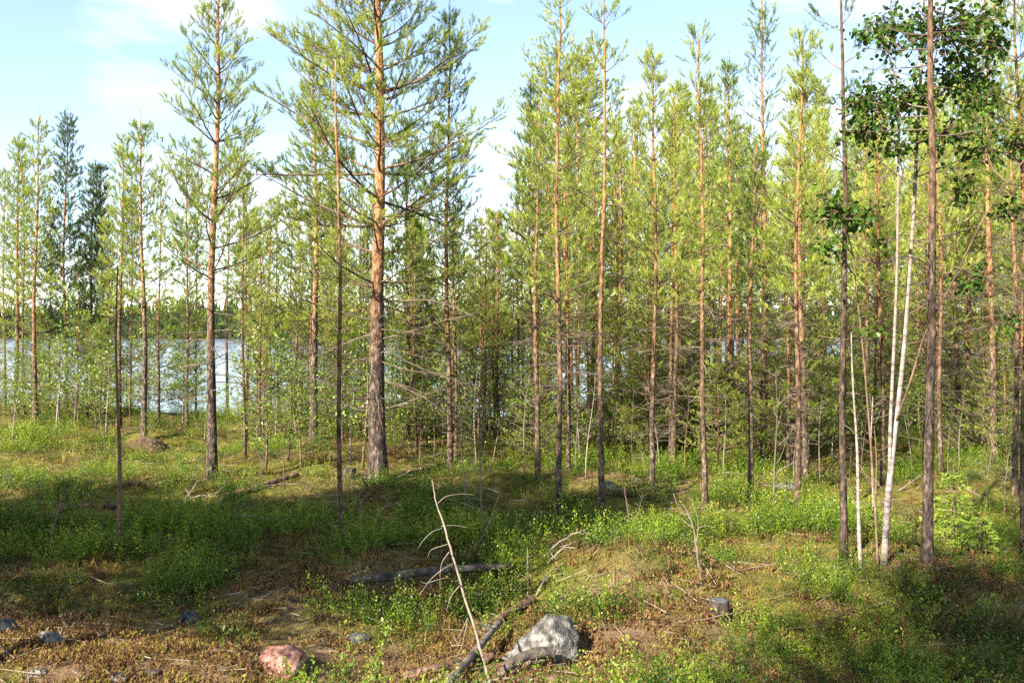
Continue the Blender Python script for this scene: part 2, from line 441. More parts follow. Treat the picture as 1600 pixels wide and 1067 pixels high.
def water_mat():
    m, n, l = new_mat('lake_water')
    tcn = N(n, 'ShaderNodeTexCoord')
    mp = N(n, 'ShaderNodeMapping'); mp.inputs['Scale'].default_value = (0.5, 1.0, 1.0); l.new(tcn.outputs['Object'], mp.inputs['Vector'])
    no = N(n, 'ShaderNodeTexNoise', Scale=0.9, Detail=6.0, Roughness=0.6); l.new(mp.outputs[0], no.inputs['Vector'])
    b = N(n, 'ShaderNodeBsdfPrincipled', Roughness=0.14, IOR=1.33)
    b.inputs['Base Color'].default_value = (0.09, 0.12, 0.19, 1)
    bp = N(n, 'ShaderNodeBump', Strength=0.2, Distance=0.12); l.new(no.outputs['Fac'], bp.inputs['Height']); l.new(bp.outputs[0], b.inputs['Normal'])
    out = N(n, 'ShaderNodeOutputMaterial'); l.new(b.outputs[0], out.inputs['Surface'])
    return m
M['water'] = water_mat()

# ------------------------------------------------------------------ the setting: ground, lake, far hill
BARE = [(-1.9, 5.3, 2.4, 0.6), (0.75, 6.9, 0.7, 0.4), (1.0, 6.2, 0.8, 0.4), (-2.8, 5.85, 1.7, 0.95), (-1.15, 6.95, 1.1, 0.6), (1.9, 5.0, 0.9, 0.4), (-0.75, 5.7, 1.1, 0.5), (0.7, 7.0, 0.5, 0.4), (1.15, 5.45, 1.15, 0.5), (0.2, 5.9, 0.6, 0.5)]
def bareness(x, y):
    x = np.asarray(x, float); y = np.asarray(y, float)
    b = np.zeros_like(x)
    for cx, cy, rx, ry in BARE:
        b = np.maximum(b, 1.35 - np.sqrt(((x - cx) / rx) ** 2 + ((y - cy) / ry) ** 2))
    b = b + 0.8 * fbm(x, y, 1.4, 31, 3)
    return np.clip(b, 0, 1)

def axis_steps(pieces):
    out = []
    for a, b, s in pieces:
        out.append(np.arange(a, b, s))
    return np.unique(np.concatenate(out))

gx = axis_steps([(-1500, -200, 100), (-200, -40, 10), (-40, -14, 1.2), (-14, -5, 0.16), (-5, 5, 0.06), (5, 14, 0.16), (14, 40, 1.2), (40, 200, 10), (200, 1501, 100)])
gy = axis_steps([(-60, -6, 2.0), (-6, 4, 0.5), (4, 9, 0.05), (9, 16, 0.09), (16, 34, 0.22), (34, 60, 1.0), (60, 200, 10), (200, 1701, 100)])
GX, GY = np.meshgrid(gx, gy)
GZ = gz(GX, GY)
nx, ny = len(gx), len(gy)
iy, ix = np.meshgrid(np.arange(ny - 1), np.arange(nx - 1), indexing='ij')
q0 = (iy * nx + ix).ravel()
mb = MB()
mb.add(np.stack([GX.ravel(), GY.ravel(), GZ.ravel()], 1), np.stack([q0, q0 + 1, q0 + nx + 1, q0 + nx], 1), tone=bareness(GX.ravel(), GY.ravel()))
kind(link('ground', mb.mesh('ground', M['ground'], True)), 'structure')

mb = MB()
mb.add([(-2500, 20, WATER_Z), (2500, 20, WATER_Z), (2500, 2600, WATER_Z), (-2500, 2600, WATER_Z)], [(0, 1, 2, 3)])
kind(link('lake', mb.mesh('lake', M['water'])), 'structure')

rng = np.random.default_rng(5)
def hillz(x, y):
    t = sstep(760, 1000, y)
    top = 15 + 14 * np.exp(-((x + 330) / 260) ** 2) + 10 * np.exp(-((x - 300) / 300) ** 2) + 7 * fbm(x, 0 * x, 0.006, 5, 3)
    return WATER_Z - 1 + t * (1 + top)
hx = np.linspace(-1400, 1400, 120); hy = np.linspace(740, 1250, 24)
HX, HY = np.meshgrid(hx, hy)
iy, ix = np.meshgrid(np.arange(23), np.arange(119), indexing='ij')
q0 = (iy * 120 + ix).ravel()
mb = MB()
mb.add(np.stack([HX.ravel(), HY.ravel(), hillz(HX, HY).ravel()], 1), np.stack([q0, q0 + 1, q0 + 121, q0 + 120], 1))
kind(link('far_hill', mb.mesh('far_hill', M['farfol'], True)), 'structure')
mb = MB()
NT = 3600
tx, ty = rng.uniform(-900, 900, NT), 768 + 300 * rng.random(NT) ** 1.6
tz = hillz(tx, ty)
th = rng.uniform(9, 17, NT)
for lev in range(3):
    k = 6
    an = np.arange(k) * 2 * math.pi / k
    rr = th * (0.2 - 0.05 * lev) * rng.uniform(0.8, 1.2, NT)
    zb = tz + th * (0.1 + 0.25 * lev)
    zt = tz + th * (0.55 + 0.225 * lev)
    ring = np.stack([tx[:, None] + np.cos(an) * rr[:, None] * rng.uniform(0.6, 1.3, (NT, k)), ty[:, None] + np.sin(an) * rr[:, None], np.repeat(zb[:, None], k, 1)], 2)
    apex = np.stack([tx, ty, zt], 1)[:, None, :]
    v = np.concatenate([ring, apex], 1).reshape(-1, 3)
    i = np.arange(k)
    t = np.stack([i, (i + 1) % k, np.full(k, k)], 1)
    t = (t[None] + (np.arange(NT) * (k + 1))[:, None, None]).reshape(-1, 3)
    mb.add(v, None, t, np.repeat(rng.random(NT), k + 1))
tag(kind(link('far_forest', mb.mesh('far_forest', M['farfol'])), 'stuff'), 'dark distant forest along the far shore of the lake', 'forest')

# ------------------------------------------------------------------ pines
def needle_geo(mb, S, rng, n=22, nl=0.055, w=0.005, tone_add=0.0):
    """S: list of (pos, dir, length, tone); each shoot becomes a brush of needles"""
    if not S: return
    P = np.array([s[0] for s in S]); D = np.array([s[1] for s in S]); L = np.array([s[2] for s in S]); T = np.array([s[3] for s in S])
    D = D / (np.linalg.norm(D, axis=1, keepdims=True) + 1e-9)
    ns = len(P)
    ref = np.where(np.abs(D[:, 2:3]) < 0.9, np.array([[0, 0, 1.0]]), np.array([[1.0, 0, 0]]))
    U = np.cross(D, ref); U /= np.linalg.norm(U, axis=1, keepdims=True); W = np.cross(D, U)
    t = rng.random((ns, n)); a = rng.random((ns, n)) * 2 * math.pi
    ang = np.radians(rng.uniform(22, 62, (ns, n)) * (1.0 - 0.45 * t))
    base = P[:, None] + D[:, None] * (L[:, None] * t)[..., None]
    rad = U[:, None] * np.cos(a)[..., None] + W[:, None] * np.sin(a)[..., None]
    nd = D[:, None] * np.cos(ang)[..., None] + rad * np.sin(ang)[..., None]
    tip = base + nd * (nl * rng.uniform(0.7, 1.2, (ns, n)))[..., None]
    sd = np.cross(nd, rng.normal(size=(ns, n, 3))); sd /= np.linalg.norm(sd, axis=2, keepdims=True) + 1e-9
    sd *= w * 0.5
    v = np.stack([base - sd, base + sd, tip], 2).reshape(-1, 3)
    tr = np.arange(ns * n * 3).reshape(-1, 3)
    tone = np.repeat(np.clip(T + tone_add + rng.normal(0, 0.06, ns), 0, 1), n * 3)
    mb.add(v, None, tr, tone)

def limb(p0, az, el, L, r, rng, live, curl=0.35, nseg=6, dens=1.0):
    """one branch: returns wood segments and shoots"""
    segs, shoots = [], []
    p = np.array(p0, float)
    d = np.array([math.cos(az) * math.cos(el), math.sin(az) * math.cos(el), math.sin(el)])
    pts = [p.copy()]; dirs = [d.copy()]
    h = np.array([math.cos(az), math.sin(az), 0])
    side = np.array([-math.sin(az), math.cos(az), 0])
    for i in range(nseg):
        e_up = curl / nseg
        d = unit(d + np.array([0, 0, e_up]) + rng.normal(0, 0.07, 3))
        p = p + d * (L / nseg)
        pts.append(p.copy()); dirs.append(d.copy())
    rr = [r * (1 - 0.78 * i / nseg) for i in range(nseg + 1)]
    for i in range(nseg):
        segs.append((pts[i], pts[i + 1], rr[i], rr[i + 1]))
    def along(s):
        f = s * nseg; i = min(int(f), nseg - 1); u = f - i
        return pts[i] * (1 - u) + pts[i + 1] * u, dirs[i + 1], rr[i]
    if live:
        m = max(3, int(L / 0.085 * dens))
        sgn = 1
        for j in range(m):
            s = 0.16 + 0.82 * (j + rng.random() * 0.8) / m
            if s > 0.99: continue
            sgn = -sgn
            q, dd, r_ = along(s)
            hs = unit(np.cross(np.array([0, 0, 1.0]), dd)) * sgn
            vs = np.cross(dd, hs) * sgn
            ph, an = rng.uniform(-0.5, 1.3), rng.uniform(0.5, 1.1)
            sd = unit(dd * math.cos(an) + (hs * math.cos(ph) + vs * math.sin(ph)) * math.sin(an) + np.array([0, 0, 0.12]))
            l = (0.10 + 0.42 * (1 - s) * L * 0.75 + rng.uniform(0, 0.08))
            l = min(l, 0.55) * rng.uniform(0.7, 1.15)
            e = q + sd * l
            segs.append((q, e, max(0.0022, r_ * 0.38), 0.0018))
            tn = 0.42 + 0.36 * s + rng.uniform(-0.12, 0.12)
            up = np.array([0, 0, 1.0])
            shoots.append((e - sd * 0.03, unit(sd + up * rng.uniform(0.1, 0.7)), rng.uniform(0.07, 0.13), tn + 0.12))
            nk = int(l / 0.085)
            for k2 in range(nk):
                u = (k2 + 0.7) / (nk + 0.5)
                if u < 0.25: continue
                b = q + sd * (l * u)
                s2 = rot_about(sd, up, rng.choice([-1, 1]) * rng.uniform(0.4, 1.0))
                s2 = unit(s2 + up * rng.uniform(0.0, 0.5))
                l2 = rng.uniform(0.04, 0.13)
                segs.append((b, b + s2 * l2, 0.0022, 0.0015))
                shoots.append((b + s2 * l2 * 0.4, s2, rng.uniform(0.07, 0.13), tn))
        shoots.append((pts[-1] - dirs[-1] * 0.05, unit(dirs[-1] + np.array([0, 0, 0.5])), 0.17, 0.85))
    else:
        m = int(rng.integers(2, 6) + L * 5)
        for j in range(m):
            s = rng.uniform(0.15, 0.98)
            q, dd, r_ = along(s)
            sd = unit(dd + side * rng.choice([-1, 1]) * rng.uniform(0.3, 1.2) + np.array([0, 0, rng.uniform(-0.6, 0.35)]))
            l = rng.uniform(0.1, 0.5) * min(1, L)
            p_, w_ = q, max(0.0022, r_ * 0.5)
            for k_ in range(3):
                e = p_ + sd * l / 3
                segs.append((p_, e, w_, w_ * 0.75)); p_ = e; w_ = max(0.0016, w_ * 0.75)
                sd = unit(sd + rng.normal(0, 0.3, 3) + np.array([0, 0, -0.08]))
    return segs, shoots

def pine_parts(H, r0, hc, hd, Lmax, rng, top=(0, 0), spacing=0.42, nbr=(3, 5), dens=1.0, prof='cone', dead=1.0, steep=0.0, flat=0.0, bend=0.035, bigbr=1.0):
    """trunk centre line + list of limbs (live?, segs, shoots)"""
    n = max(14, int(H / 0.28))
    t = np.linspace(0, 1, n)
    ph = rng.uniform(0, 6.28, 4)
    wx = bend * H * 0.25 * (np.sin(2.2 * t * math.pi + ph[0]) - math.sin(ph[0])) * t * (1 - t) * 2 + 0.006 * np.sin(9 * t * math.pi + ph[1]) * t
    wy = bend * H * 0.25 * (np.sin(2.0 * t * math.pi + ph[2]) - math.sin(ph[2])) * t * (1 - t) * 2 + 0.006 * np.sin(8 * t * math.pi + ph[3]) * t
    pts = np.stack([top[0] * t + wx, top[1] * t + wy, H * t], 1)
    rad = r0 * np.clip(1 - t, 0, 1) ** 0.72 * (1 - 0.12 * np.sin(t * math.pi)) + 0.006
    rad *= 1 + 0.45 * np.exp(-t * H / 0.16)
    pts[0, 2] = -0.15
    def axis(z):
        i = np.interp(z, pts[:, 2], np.arange(n))
        j = int(min(i, n - 2)); u = i - j
        return pts[j] * (1 - u) + pts[j + 1] * u, float(np.interp(z, pts[:, 2], rad))
    limbs = []
    z = hd
    while z < H - 0.12:
        p, rt = axis(z)
        if z < hc:
            lo = (z - hd) / max(0.3, hc - hd)
            for _ in range(rng.poisson(3.0 * dead)):
                zz = z + rng.normal(0, 0.05)
                pp, rt2 = axis(zz)
                L = Lmax * rng.uniform(0.2, 0.85) * (0.65 + 0.5 * lo)
                segs, sh = limb(pp, rng.uniform(0, 6.283), rng.uniform(-0.3, 0.3), L, (0.0036 + 0.0055 * L) * bigbr, rng, False, curl=rng.uniform(-0.6, 0.4), nseg=6)
                limbs.append((False, segs, sh))
            z += spacing * rng.uniform(0.45, 0.8)
            continue
        tt = (z - hc) / (H - hc)
        if prof == 'round':
            pr = math.sqrt(max(0.0, 1 - (1.25 * tt - 0.35) ** 2)) * 0.97 if tt < 1 else 0.1
            pr = max(pr, 0.25)
        elif prof == 'column':
            pr = min(1.0, 0.6 + 1.6 * tt) * (1 - tt) ** 0.5
        else:
            pr = min(1.0, 0.72 + 1.2 * tt) * (1 - tt) ** 0.68
        el0 = R(4 + 40 * tt ** 0.8) * (1 - flat) + steep
        nb = int(rng.integers(nbr[0], nbr[1] + 1))
        a0 = rng.uniform(0, 6.283)
        for b in range(nb):
            L = max(0.14, Lmax * pr * rng.uniform(0.62, 1.12))
            az = a0 + b * 6.283 / nb + rng.normal(0, 0.25)
            pp, rt2 = axis(z + rng.normal(0, 0.035))
            segs, sh = limb(pp, az, el0 + rng.normal(0, 0.13), L, min(rt2 * 0.5, (0.0045 + 0.0085 * L) * bigbr), rng, True, curl=rng.uniform(0.15, 0.6), dens=dens)
            limbs.append((True, segs, sh))
        z += spacing * rng.uniform(0.8, 1.2) * (1.0 - 0.25 * tt)
    p, _ = axis(H)
    top_sh = [(p - np.array([0, 0, 0.22 * k]), np.array([0.05, 0.0, 1.0]), 0.22, 0.72) for k in range(2)]
    limbs.append((True, [], top_sh))
    return pts, rad, limbs

def trunk_mesh(pts, rad, mat, rng, k=12, name='trunk'):
    # finer rings so that the bark can be uneven
    m = len(pts) * 2 - 1
    s = np.linspace(0, len(pts) - 1, m)
    P = np.stack([np.interp(s, np.arange(len(pts)), pts[:, i]) for i in range(3)], 1)
    Rr = np.interp(s, np.arange(len(pts)), rad)
    v, q, t = tube(P, Rr, k, 0.10, rng)
    b = MB(); b.add(v, q, t, v[:, 2])
    return b.mesh(name, mat, True)

def seg_mesh(mb, segs, k):
    if not segs: return
    v, q = prisms([s[0] for s in segs], [s[1] for s in segs], [s[2] for s in segs], [s[3] for s in segs], k)
    mb.add(v, q)

def build_pine(root, parts, rng, mat, n=22, nl=0.055, w=0.005, split=False, k=12, tone=0.0):
    pts, rad, limbs = parts
    link('trunk', trunk_mesh(pts, rad, mat, rng, k), root)
    if split:
        for live, segs, sh in limbs:
            if segs:
                b = MB(); seg_mesh(b, segs, 5)
                bo = link('branch' if live else 'dead_branch', b.mesh('branch', M['branch'] if live else M['treetwig']), root)
            else:
                bo = root
            if sh:
                b = MB(); needle_geo(b, sh, rng, n, nl, w, tone)
                link('needles', b.mesh('needles', M['needles']), bo)
        return
    b1, b2, b3 = MB(), MB(), MB()
    seg_mesh(b1, [s for lv, sg, _ in limbs if lv for s in sg], 4)
    seg_mesh(b2, [s for lv, sg, _ in limbs if not lv for s in sg], 3)
    needle_geo(b3, [s for _, _, sh in limbs for s in sh], rng, n, nl, w, tone)
    cr_ = link('crown', b3.mesh('crown', M['needles']), root)
    kind(link('branchwork', b1.mesh('branchwork', M['branch']), cr_), 'stuff')
    if b2.n: kind(link('dead_branchwork', b2.mesh('dead_branchwork', M['treetwig']), root), 'stuff')

G_FRONT = 'pines standing along the front of the wood'
# label, base px, base row, trunk width px, top px, top row, crown base row, crown half width px, options
HERO = [
 ('thickest pine of all, orange bark above and dark grey foot, full spreading crown', 590, 748, 27, 585, -230, 470, 205, dict(split=True, flat=0.35, spacing=0.36, nbr=(5, 6), dens=1.1, bigbr=1.05, mat='bark', n=36, hd=650, dead=0.9, prof='column')),
 ('straight orange-barked pine with open ascending crown, standing between shore pines and thickest pine', 331, 748, 17, 337, -50, 440, 125, dict(split=True, steep=0.12, spacing=0.38, nbr=(4, 5), dens=1.0, mat='bark', bigbr=1.1, hd=620, dead=0.5, n=34)),
 ('thin dark pole-like young pine just in front of the thickest pine', 533, 860, 8, 527, 100, 190, 26, dict(spacing=0.5, nbr=(2, 3), dens=0.6, dead=0.15, hd=600)),
 ('slim dark pine rising behind the thickest pine, on the side of the old broad pine', 703, 738, 9, 703, 28, 470, 62, dict(dens=0.9)),
 ('stout orange pine behind the thin dark pole, its foot blackish', 490, 690, 13, 487, 60, 500, 80, dict(mat='bark', nbr=(4, 5))),
 ('pale orange slim pine in front of the lake gap beside the thickest pine', 636, 688, 9, 636, 190, 490, 58, dict(nbr=(4, 5))),
 ('slender pine with sparse top standing in front of the old broad-crowned pine', 872, 808, 10, 876, -30, 500, 78, dict(nbr=(2, 4), dens=0.8, dead=1.2)),
 ('slender dark red pine with few tufted branches, next to the old broad-crowned pine', 940, 803, 10, 945, -28, 330, 78, dict(nbr=(2, 3), dens=0.6, spacing=0.55)),
 ('slim pine with short bushy top, behind the grey rock in the shrubs', 1019, 767, 9, 1022, 95, 500, 60, dict(dead=1.4)),
 ('sunlit orange pine whose foot ends on a brown mossy rise', 1052, 732, 9, 1054, 150, 480, 55, dict(dead=1.4)),
 ('slim reddish pine with a tufted spire top, right above the curved bare sapling', 1102, 798, 9, 1095, 52, 470, 62, dict(nbr=(2, 4), dens=0.7, dead=1.3)),
 ('dark slim pine forming a close pair with a brighter taller one behind', 1172, 778, 9, 1178, 230, 500, 50, dict(dead=1.2)),
 ('bright orange tall pine, rear one of the close pair', 1191, 738, 10, 1187, 5, 470, 68, dict(nbr=(3, 4), dens=0.8, dead=1.2)),
 ('dark brown slim pine, front one of two trunks almost touching', 1246, 796, 9, 1249, 66, 490, 55, dict(dead=1.2)),
 ('orange pine, rear one of two trunks almost touching', 1258, 755, 11, 1256, 110, 470, 62, dict(dead=1.2)),
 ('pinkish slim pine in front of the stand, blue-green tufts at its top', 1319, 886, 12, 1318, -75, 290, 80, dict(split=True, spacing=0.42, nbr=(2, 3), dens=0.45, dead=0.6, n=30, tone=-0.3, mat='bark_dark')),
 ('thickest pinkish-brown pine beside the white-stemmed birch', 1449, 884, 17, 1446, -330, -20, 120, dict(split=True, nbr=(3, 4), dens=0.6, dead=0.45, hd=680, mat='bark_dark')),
 ('tall pale pine with grey lower bark behind the small bright spruce', 1553, 722, 12, 1548, -40, 350, 70, dict(dead=1.2)),
 ('slim pine close to the picture edge behind the thin edge pine', 1586, 785, 9, 1588, 110, 330, 60, dict(dead=1.3)),
 ('thin grey-violet pine cut by the picture edge', 1600, 864, 9, 1597, -60, 300, 80, dict(dead=1.0, dens=0.7)),
 ('outermost reddish shore pine beyond the mossy rise', 25, 644, 8, 25, 222, 520, 36, dict(prof='column')),
 ('pale sunlit shore pine with white-grey foot', 55, 664, 8, 58, 182, 470, 42, dict(prof='column')),
 ('tall dark shore pine with narrow spire next to the pale one', 104, 642, 6, 103, 176, 540, 46, dict(prof='column', tone=-0.45, dens=1.3)),
 ('short dark shore pine, thicker of a twin pair', 143, 641, 7, 145, 258, 560, 36, dict(prof='column', tone=-0.55, dens=1.5)),
 ('short dark shore pine, thinner of a twin pair', 156, 641, 6, 155, 264, 560, 34, dict(prof='column', tone=-0.55, dens=1.5)),
 ('pale orange shore pine behind the bare dark pole', 186, 668, 8, 190, 222, 500, 42, dict(prof='column')),
 ('dark red-barked shore pine growing out of the reddish needle heap', 225, 690, 10, 225, 190, 480, 52, dict(mat='bark')),
 ('light brown slim pine at the foot of the old broad-crowned pine', 840, 752, 9, 842, 165, 500, 52, dict(dead=1.4)),
 ('thin short pine in the gap before the old broad-crowned pine', 778, 690, 7, 776, 330, 480, 38, dict(dead=1.0)),
 ('very thin pine behind the leafy saplings near the lake opening', 383, 722, 5, 381, 290, 480, 32, dict(dead=0.8)),
 ('reddish pine partly hidden behind the white-stemmed birch', 1380, 757, 8, 1372, 210, 470, 55, dict(dead=1.2)),
 ('orange slim pine behind the thickest pinkish-brown pine', 1470, 745, 8, 1463, 160, 450, 55, dict(dead=1.2)),
 ('orange pine farther back between the thickest pinkish-brown pine and the tall pale pine', 1512, 716, 9, 1506, 140, 450, 55, dict(dead=1.2)),
 ('dusky pine trunk with blackened foot far behind the reddish spire-topped pine', 1144, 702, 11, 1140, 95, 470, 62, dict(dead=1.0)),
]
LAND = []     # landmarks for wording: (px of trunk foot, short phrase)
random.seed(3)
SKIP_SPLIT = False
for hi_, (label, bx, by, wpx, tx_, ty_, cy_, hw, op) in enumerate(HERO):
    rg = np.random.default_rng(100 + hi_)
    b = hit(bx, by)
    sc_ = b.y / FPX
    H = CAMZ + (HOR - ty_) * sc_ - b.z
    hc = CAMZ + (HOR - cy_) * sc_ - b.z
    hd = CAMZ + (HOR - op.get('hd', min(by - 60, 670))) * sc_ - b.z
    top = ((tx_ - 800) * sc_ - b.x, rg.uniform(-0.15, 0.15))
    root = thing('pine_tree', label, 'pine tree', b, G_FRONT)
    parts = pine_parts(H, wpx * (0.5 if wpx > 20 else 0.43) * sc_, hc, max(0.35, hd), hw * 1.28 * sc_, rg, top, op.get('spacing', 0.33), op.get('nbr', (4, 6)),
                       op.get('dens', 1.0), op.get('prof', 'cone'), op.get('dead', 1.0) * 1.7, op.get('steep', 0.0), op.get('flat', 0.0), bigbr=op.get('bigbr', 1.0))
    far = b.y > 14
    build_pine(root, parts, rg, M[op.get('mat', 'bark_slim')], op.get('n', 30), 0.06, 0.0075 if far else 0.0055, op.get('split', False), 14 if wpx > 14 else 9, op.get('tone', 0.0))

# the old pine with the broad rounded crown, farther back
b = ground(0.062 * 29, 29.0)
rg = np.random.default_rng(900)
root = thing('pine_tree', 'old pine with a broad rounded crown of layered yellow-green needles above the young trees', 'pine tree', b)
parts = pine_parts(11.0 - b.z, 0.15, 3.8, 2.5, 3.0, rg, (0.1, 0), 0.5, (6, 8), 0.85, 'round', 0.4, flat=0.5, bigbr=1.5)
build_pine(root, parts, rg, M['bark'], 24, 0.085, 0.011, False, 12, 0.05)

# background pines: a few kinds, each copied
def make_proto(seed, H, r0, hc, Lmax, **kw):
    rg = np.random.default_rng(seed)
    root = link('pine_tree', None); root.empty_display_size = 0.2
    parts = pine_parts(H, r0, hc, 0.7, Lmax, rg, (rg.uniform(-0.15, 0.15), 0), kw.pop('spacing', 0.40), kw.pop('nbr', (4, 6)), kw.pop('dens', 0.62), kw.pop('prof', 'cone'), kw.pop('dead', 1.3) * 1.25)
    build_pine(root, parts, rg, M['bark_slim'], 22, 0.065, 0.009, False, 8, kw.get('tone', 0.0))
    return root
PROTOS = [make_proto(11, 6.6, 0.044, 2.2, 1.05), make_proto(12, 6.6, 0.038, 1.9, 0.95, prof='column'), make_proto(13, 6.6, 0.048, 2.5, 1.15),
          make_proto(14, 6.6, 0.034, 1.7, 0.85, prof='column', dead=1.0), make_proto(15, 6.6, 0.042, 2.8, 1.0, dead=1.6), make_proto(16, 6.6, 0.036, 1.3, 0.95, prof='column', dead=0.8),
          make_proto(18, 6.6, 0.05, 0.35, 2.3, nbr=(6, 7), spacing=0.62, dens=0.7),
          make_proto(17, 6.6, 0.075, 2.4, 1.7, prof='round', nbr=(8, 9), spacing=0.26, dens=1.0, dead=0.0),
          make_proto(19, 6.6, 0.04, 0.9, 0.95, prof='column', tone=-0.42, dens=1.0, nbr=(6, 7))]
used = [False] * len(PROTOS)
def place_copy(protos, flags, i, loc, rz, sc, label, cat, group):
    o = protos[i] if not flags[i] else copy_tree(protos[i])
    flags[i] = True
    o.location = loc; o.rotation_euler = (0, 0, rz); o.scale = sc
    tag(o, label, cat, group)
    return o

LANDMARKS = [(-200, None), (104, 'the narrow dark shore spire'), (331, 'the straight orange pine'), (487, 'the stout pine by the pole'), (590, 'the thickest pine'), (703, 'the slim dark pine'), (778, 'the thin short pine'),
             (872, 'the old broad pine'), (940, 'the tufted dark red pine'), (1019, 'the bushy-topped pine'), (1100, 'the spire-topped pine'), (1187, 'the close pair'), (1252, 'the almost touching trunks'),
             (1319, 'the pinkish front pine'), (1395, 'the white birch'), (1449, 'the pinkish-brown pine'), (1512, 'the farther orange pine'), (1553, 'the tall pale pine'), (1900, None)]
ORD = ['first', 'second', 'third', 'fourth', 'fifth', 'sixth', 'seventh', 'eighth', 'ninth', 'tenth', 'eleventh', 'twelfth', 'thirteenth', 'fourteenth', 'fifteenth', 'sixteenth', 'seventeenth', 'eighteenth', 'nineteenth', 'twentieth', 'twenty-first', 'twenty-second', 'twenty-third', 'twenty-fourth', 'twenty-fifth', 'twenty-sixth', 'twenty-seventh', 'twenty-eighth', 'twenty-ninth', 'thirtieth']
def between_labels(items, noun):
    """items: list of feet columns (px); returns a label for each that names its place between two landmarks"""
    out = [None] * len(items)
    for (x0, a), (x1, b_) in zip(LANDMARKS[:-1], LANDMARKS[1:]):
        inside = sorted([i for i, x in enumerate(items) if x0 <= x < x1], key=lambda i: items[i])
        if a is None: inside = inside[::-1]
        for r_, i in enumerate(inside):
            if a is None: out[i] = '%s %s from %s towards the edge' % (ORD[r_], noun, b_)
            elif b_ is None: out[i] = '%s %s from %s towards the picture edge' % (ORD[r_], noun, a)
            else: out[i] = '%s %s from %s towards %s' % (ORD[r_], noun, a, b_)
    return out

rng = np.random.default_rng(42)
heroxy = []
spots = []
def try_spot(px, d, gap):
    x = (px - 800) / FPX * d
    for (qx, qd) in spots:
        if (qx - x) ** 2 + (qd - d) ** 2 < gap * gap: return False
    spots.append((x, d)); return True
# right-hand stand, rows going back
tries = 0
while len(spots) < 146 and tries < 6000:
    tries += 1
    px = rng.uniform(690, 1680)
    d = 12.8 + 24 * rng.random() ** 1.25
    x = (px - 800) / FPX * d
    if d > float(shore(x)) + 1.0: continue
    try_spot(px, d, 0.85 if d > 16 else 1.15)
for _ in range(400):
    if len(spots) >= 172: break
    px = rng.uniform(385, 800); try_spot(px, rng.uniform(15.5, 22.0), 0.95)
n_right = len(spots)
for px in (8, 38, 78, 122, 168, 205, 248, 262, 292, 306, 355, 402, 418, 430, 456, 470, 505, 512, 524, 545, 566, 612, 655, 672):
    try_spot(px, rng.uniform(19.5, 23.5), 0.25)
pxs = [x / d * FPX + 800 for x, d in spots]
labs = between_labels(pxs, 'background pine')
for i, ((x, d), lab) in enumerate(zip(spots, labs)):
    b = ground(x, d)
    if i < n_right:
        px = pxs[i]
        ytop = rng.uniform(130, 330) if px > 790 else rng.uniform(270, 420)
        H = CAMZ + (HOR - ytop) / FPX * d - b.z
        H = min(max(H, 4.2), 11.5)
    else:
        ytop = rng.uniform(215, 400) if pxs[i] < 480 else rng.uniform(260, 400)
        if 395 < pxs[i] < 435 : ytop = 330
        H = CAMZ + (HOR - ytop) / FPX * d - b.z
    s = H / 6.6
    sw = s * rng.uniform(0.85, 1.1)
    if i >= n_right: sw *= 0.85
    k = int(rng.choice([0, 1, 2, 2, 4, 4, 4, 0]))
    if i >= n_right: k = int(rng.choice([1, 3, 3, 0]))
    if i >= n_right and pxs[i] < 300 and rng.random() < 0.6: k = 8
    place_copy(PROTOS, used, k, b, rng.uniform(0, 6.283), (sw, sw, s), lab, 'pine tree', 'pines standing behind the front row')

# low bushy young pines between the trunks
low = []
rng = np.random.default_rng(4242)
while len(low) < 82:
    px = rng.uniform(660, 1680) if rng.random() < 0.68 else rng.uniform(390, 800)
    d = rng.uniform(13.2, 25) if px > 760 else rng.uniform(16.5, 22)
    x = (px - 800) / FPX * d
    if d > float(shore(x)) + 0.5: continue
    low.append((px, x, d))
for px in (5, 30, 48, 70, 90, 112, 130, 150, 172, 200, 232, 258, 285, 305):
    low.append((px, (px - 800) / FPX * 22.0, 21.0 + 1.5 * rng.random()))
for (px, x, d), lab in zip(low, between_labels([q[0] for q in low], 'low bushy pine')):
    s = rng.uniform(1.3, 3.6) / 6.6 if px > 640 else rng.uniform(1.0, 2.8) / 6.6
    place_copy(PROTOS, used, 6, ground(x, d), rng.uniform(0, 6.283), (s * 1.25, s * 1.25, s), lab, 'pine tree', 'low bushy pines between the trunks')

# pines behind and beside the camera: they shade the near ground
back = (sdir.x, sdir.y)
ln = 4.5 / math.tan(SUN_EL) / math.hypot(*back)
SHADE = [(-5.3, 8.3, 0.95, 7), (-3.9, 8.5, 0.9, 7), (-2.5, 8.2, 1.2, 4), (-1.5, 8.4, 0.9, 7), (-6.9, 8.8, 1.0, 7), (-0.5, 8.5, 0.9, 7), (-1.6, 10.1, 0.85, 7),
         (3.1, 4.7, 1.6, 7), (3.0, 5.5, 1.5, 2), (4.6, 6.0, 1.6, 0), (4.9, 5.4, 1.6, 5)]
for i, (x, y, s, k) in enumerate(SHADE):      # x, y: where the middle of its shadow falls
    place_copy(PROTOS, used, k, ground(x + back[0] * ln * s, y + back[1] * ln * s), 1.3 * i, (s, s, s), '%s pine behind the viewer, out of sight, shading the near ground' % ORD[i], 'pine tree', 'pines out of sight that shade the near ground')

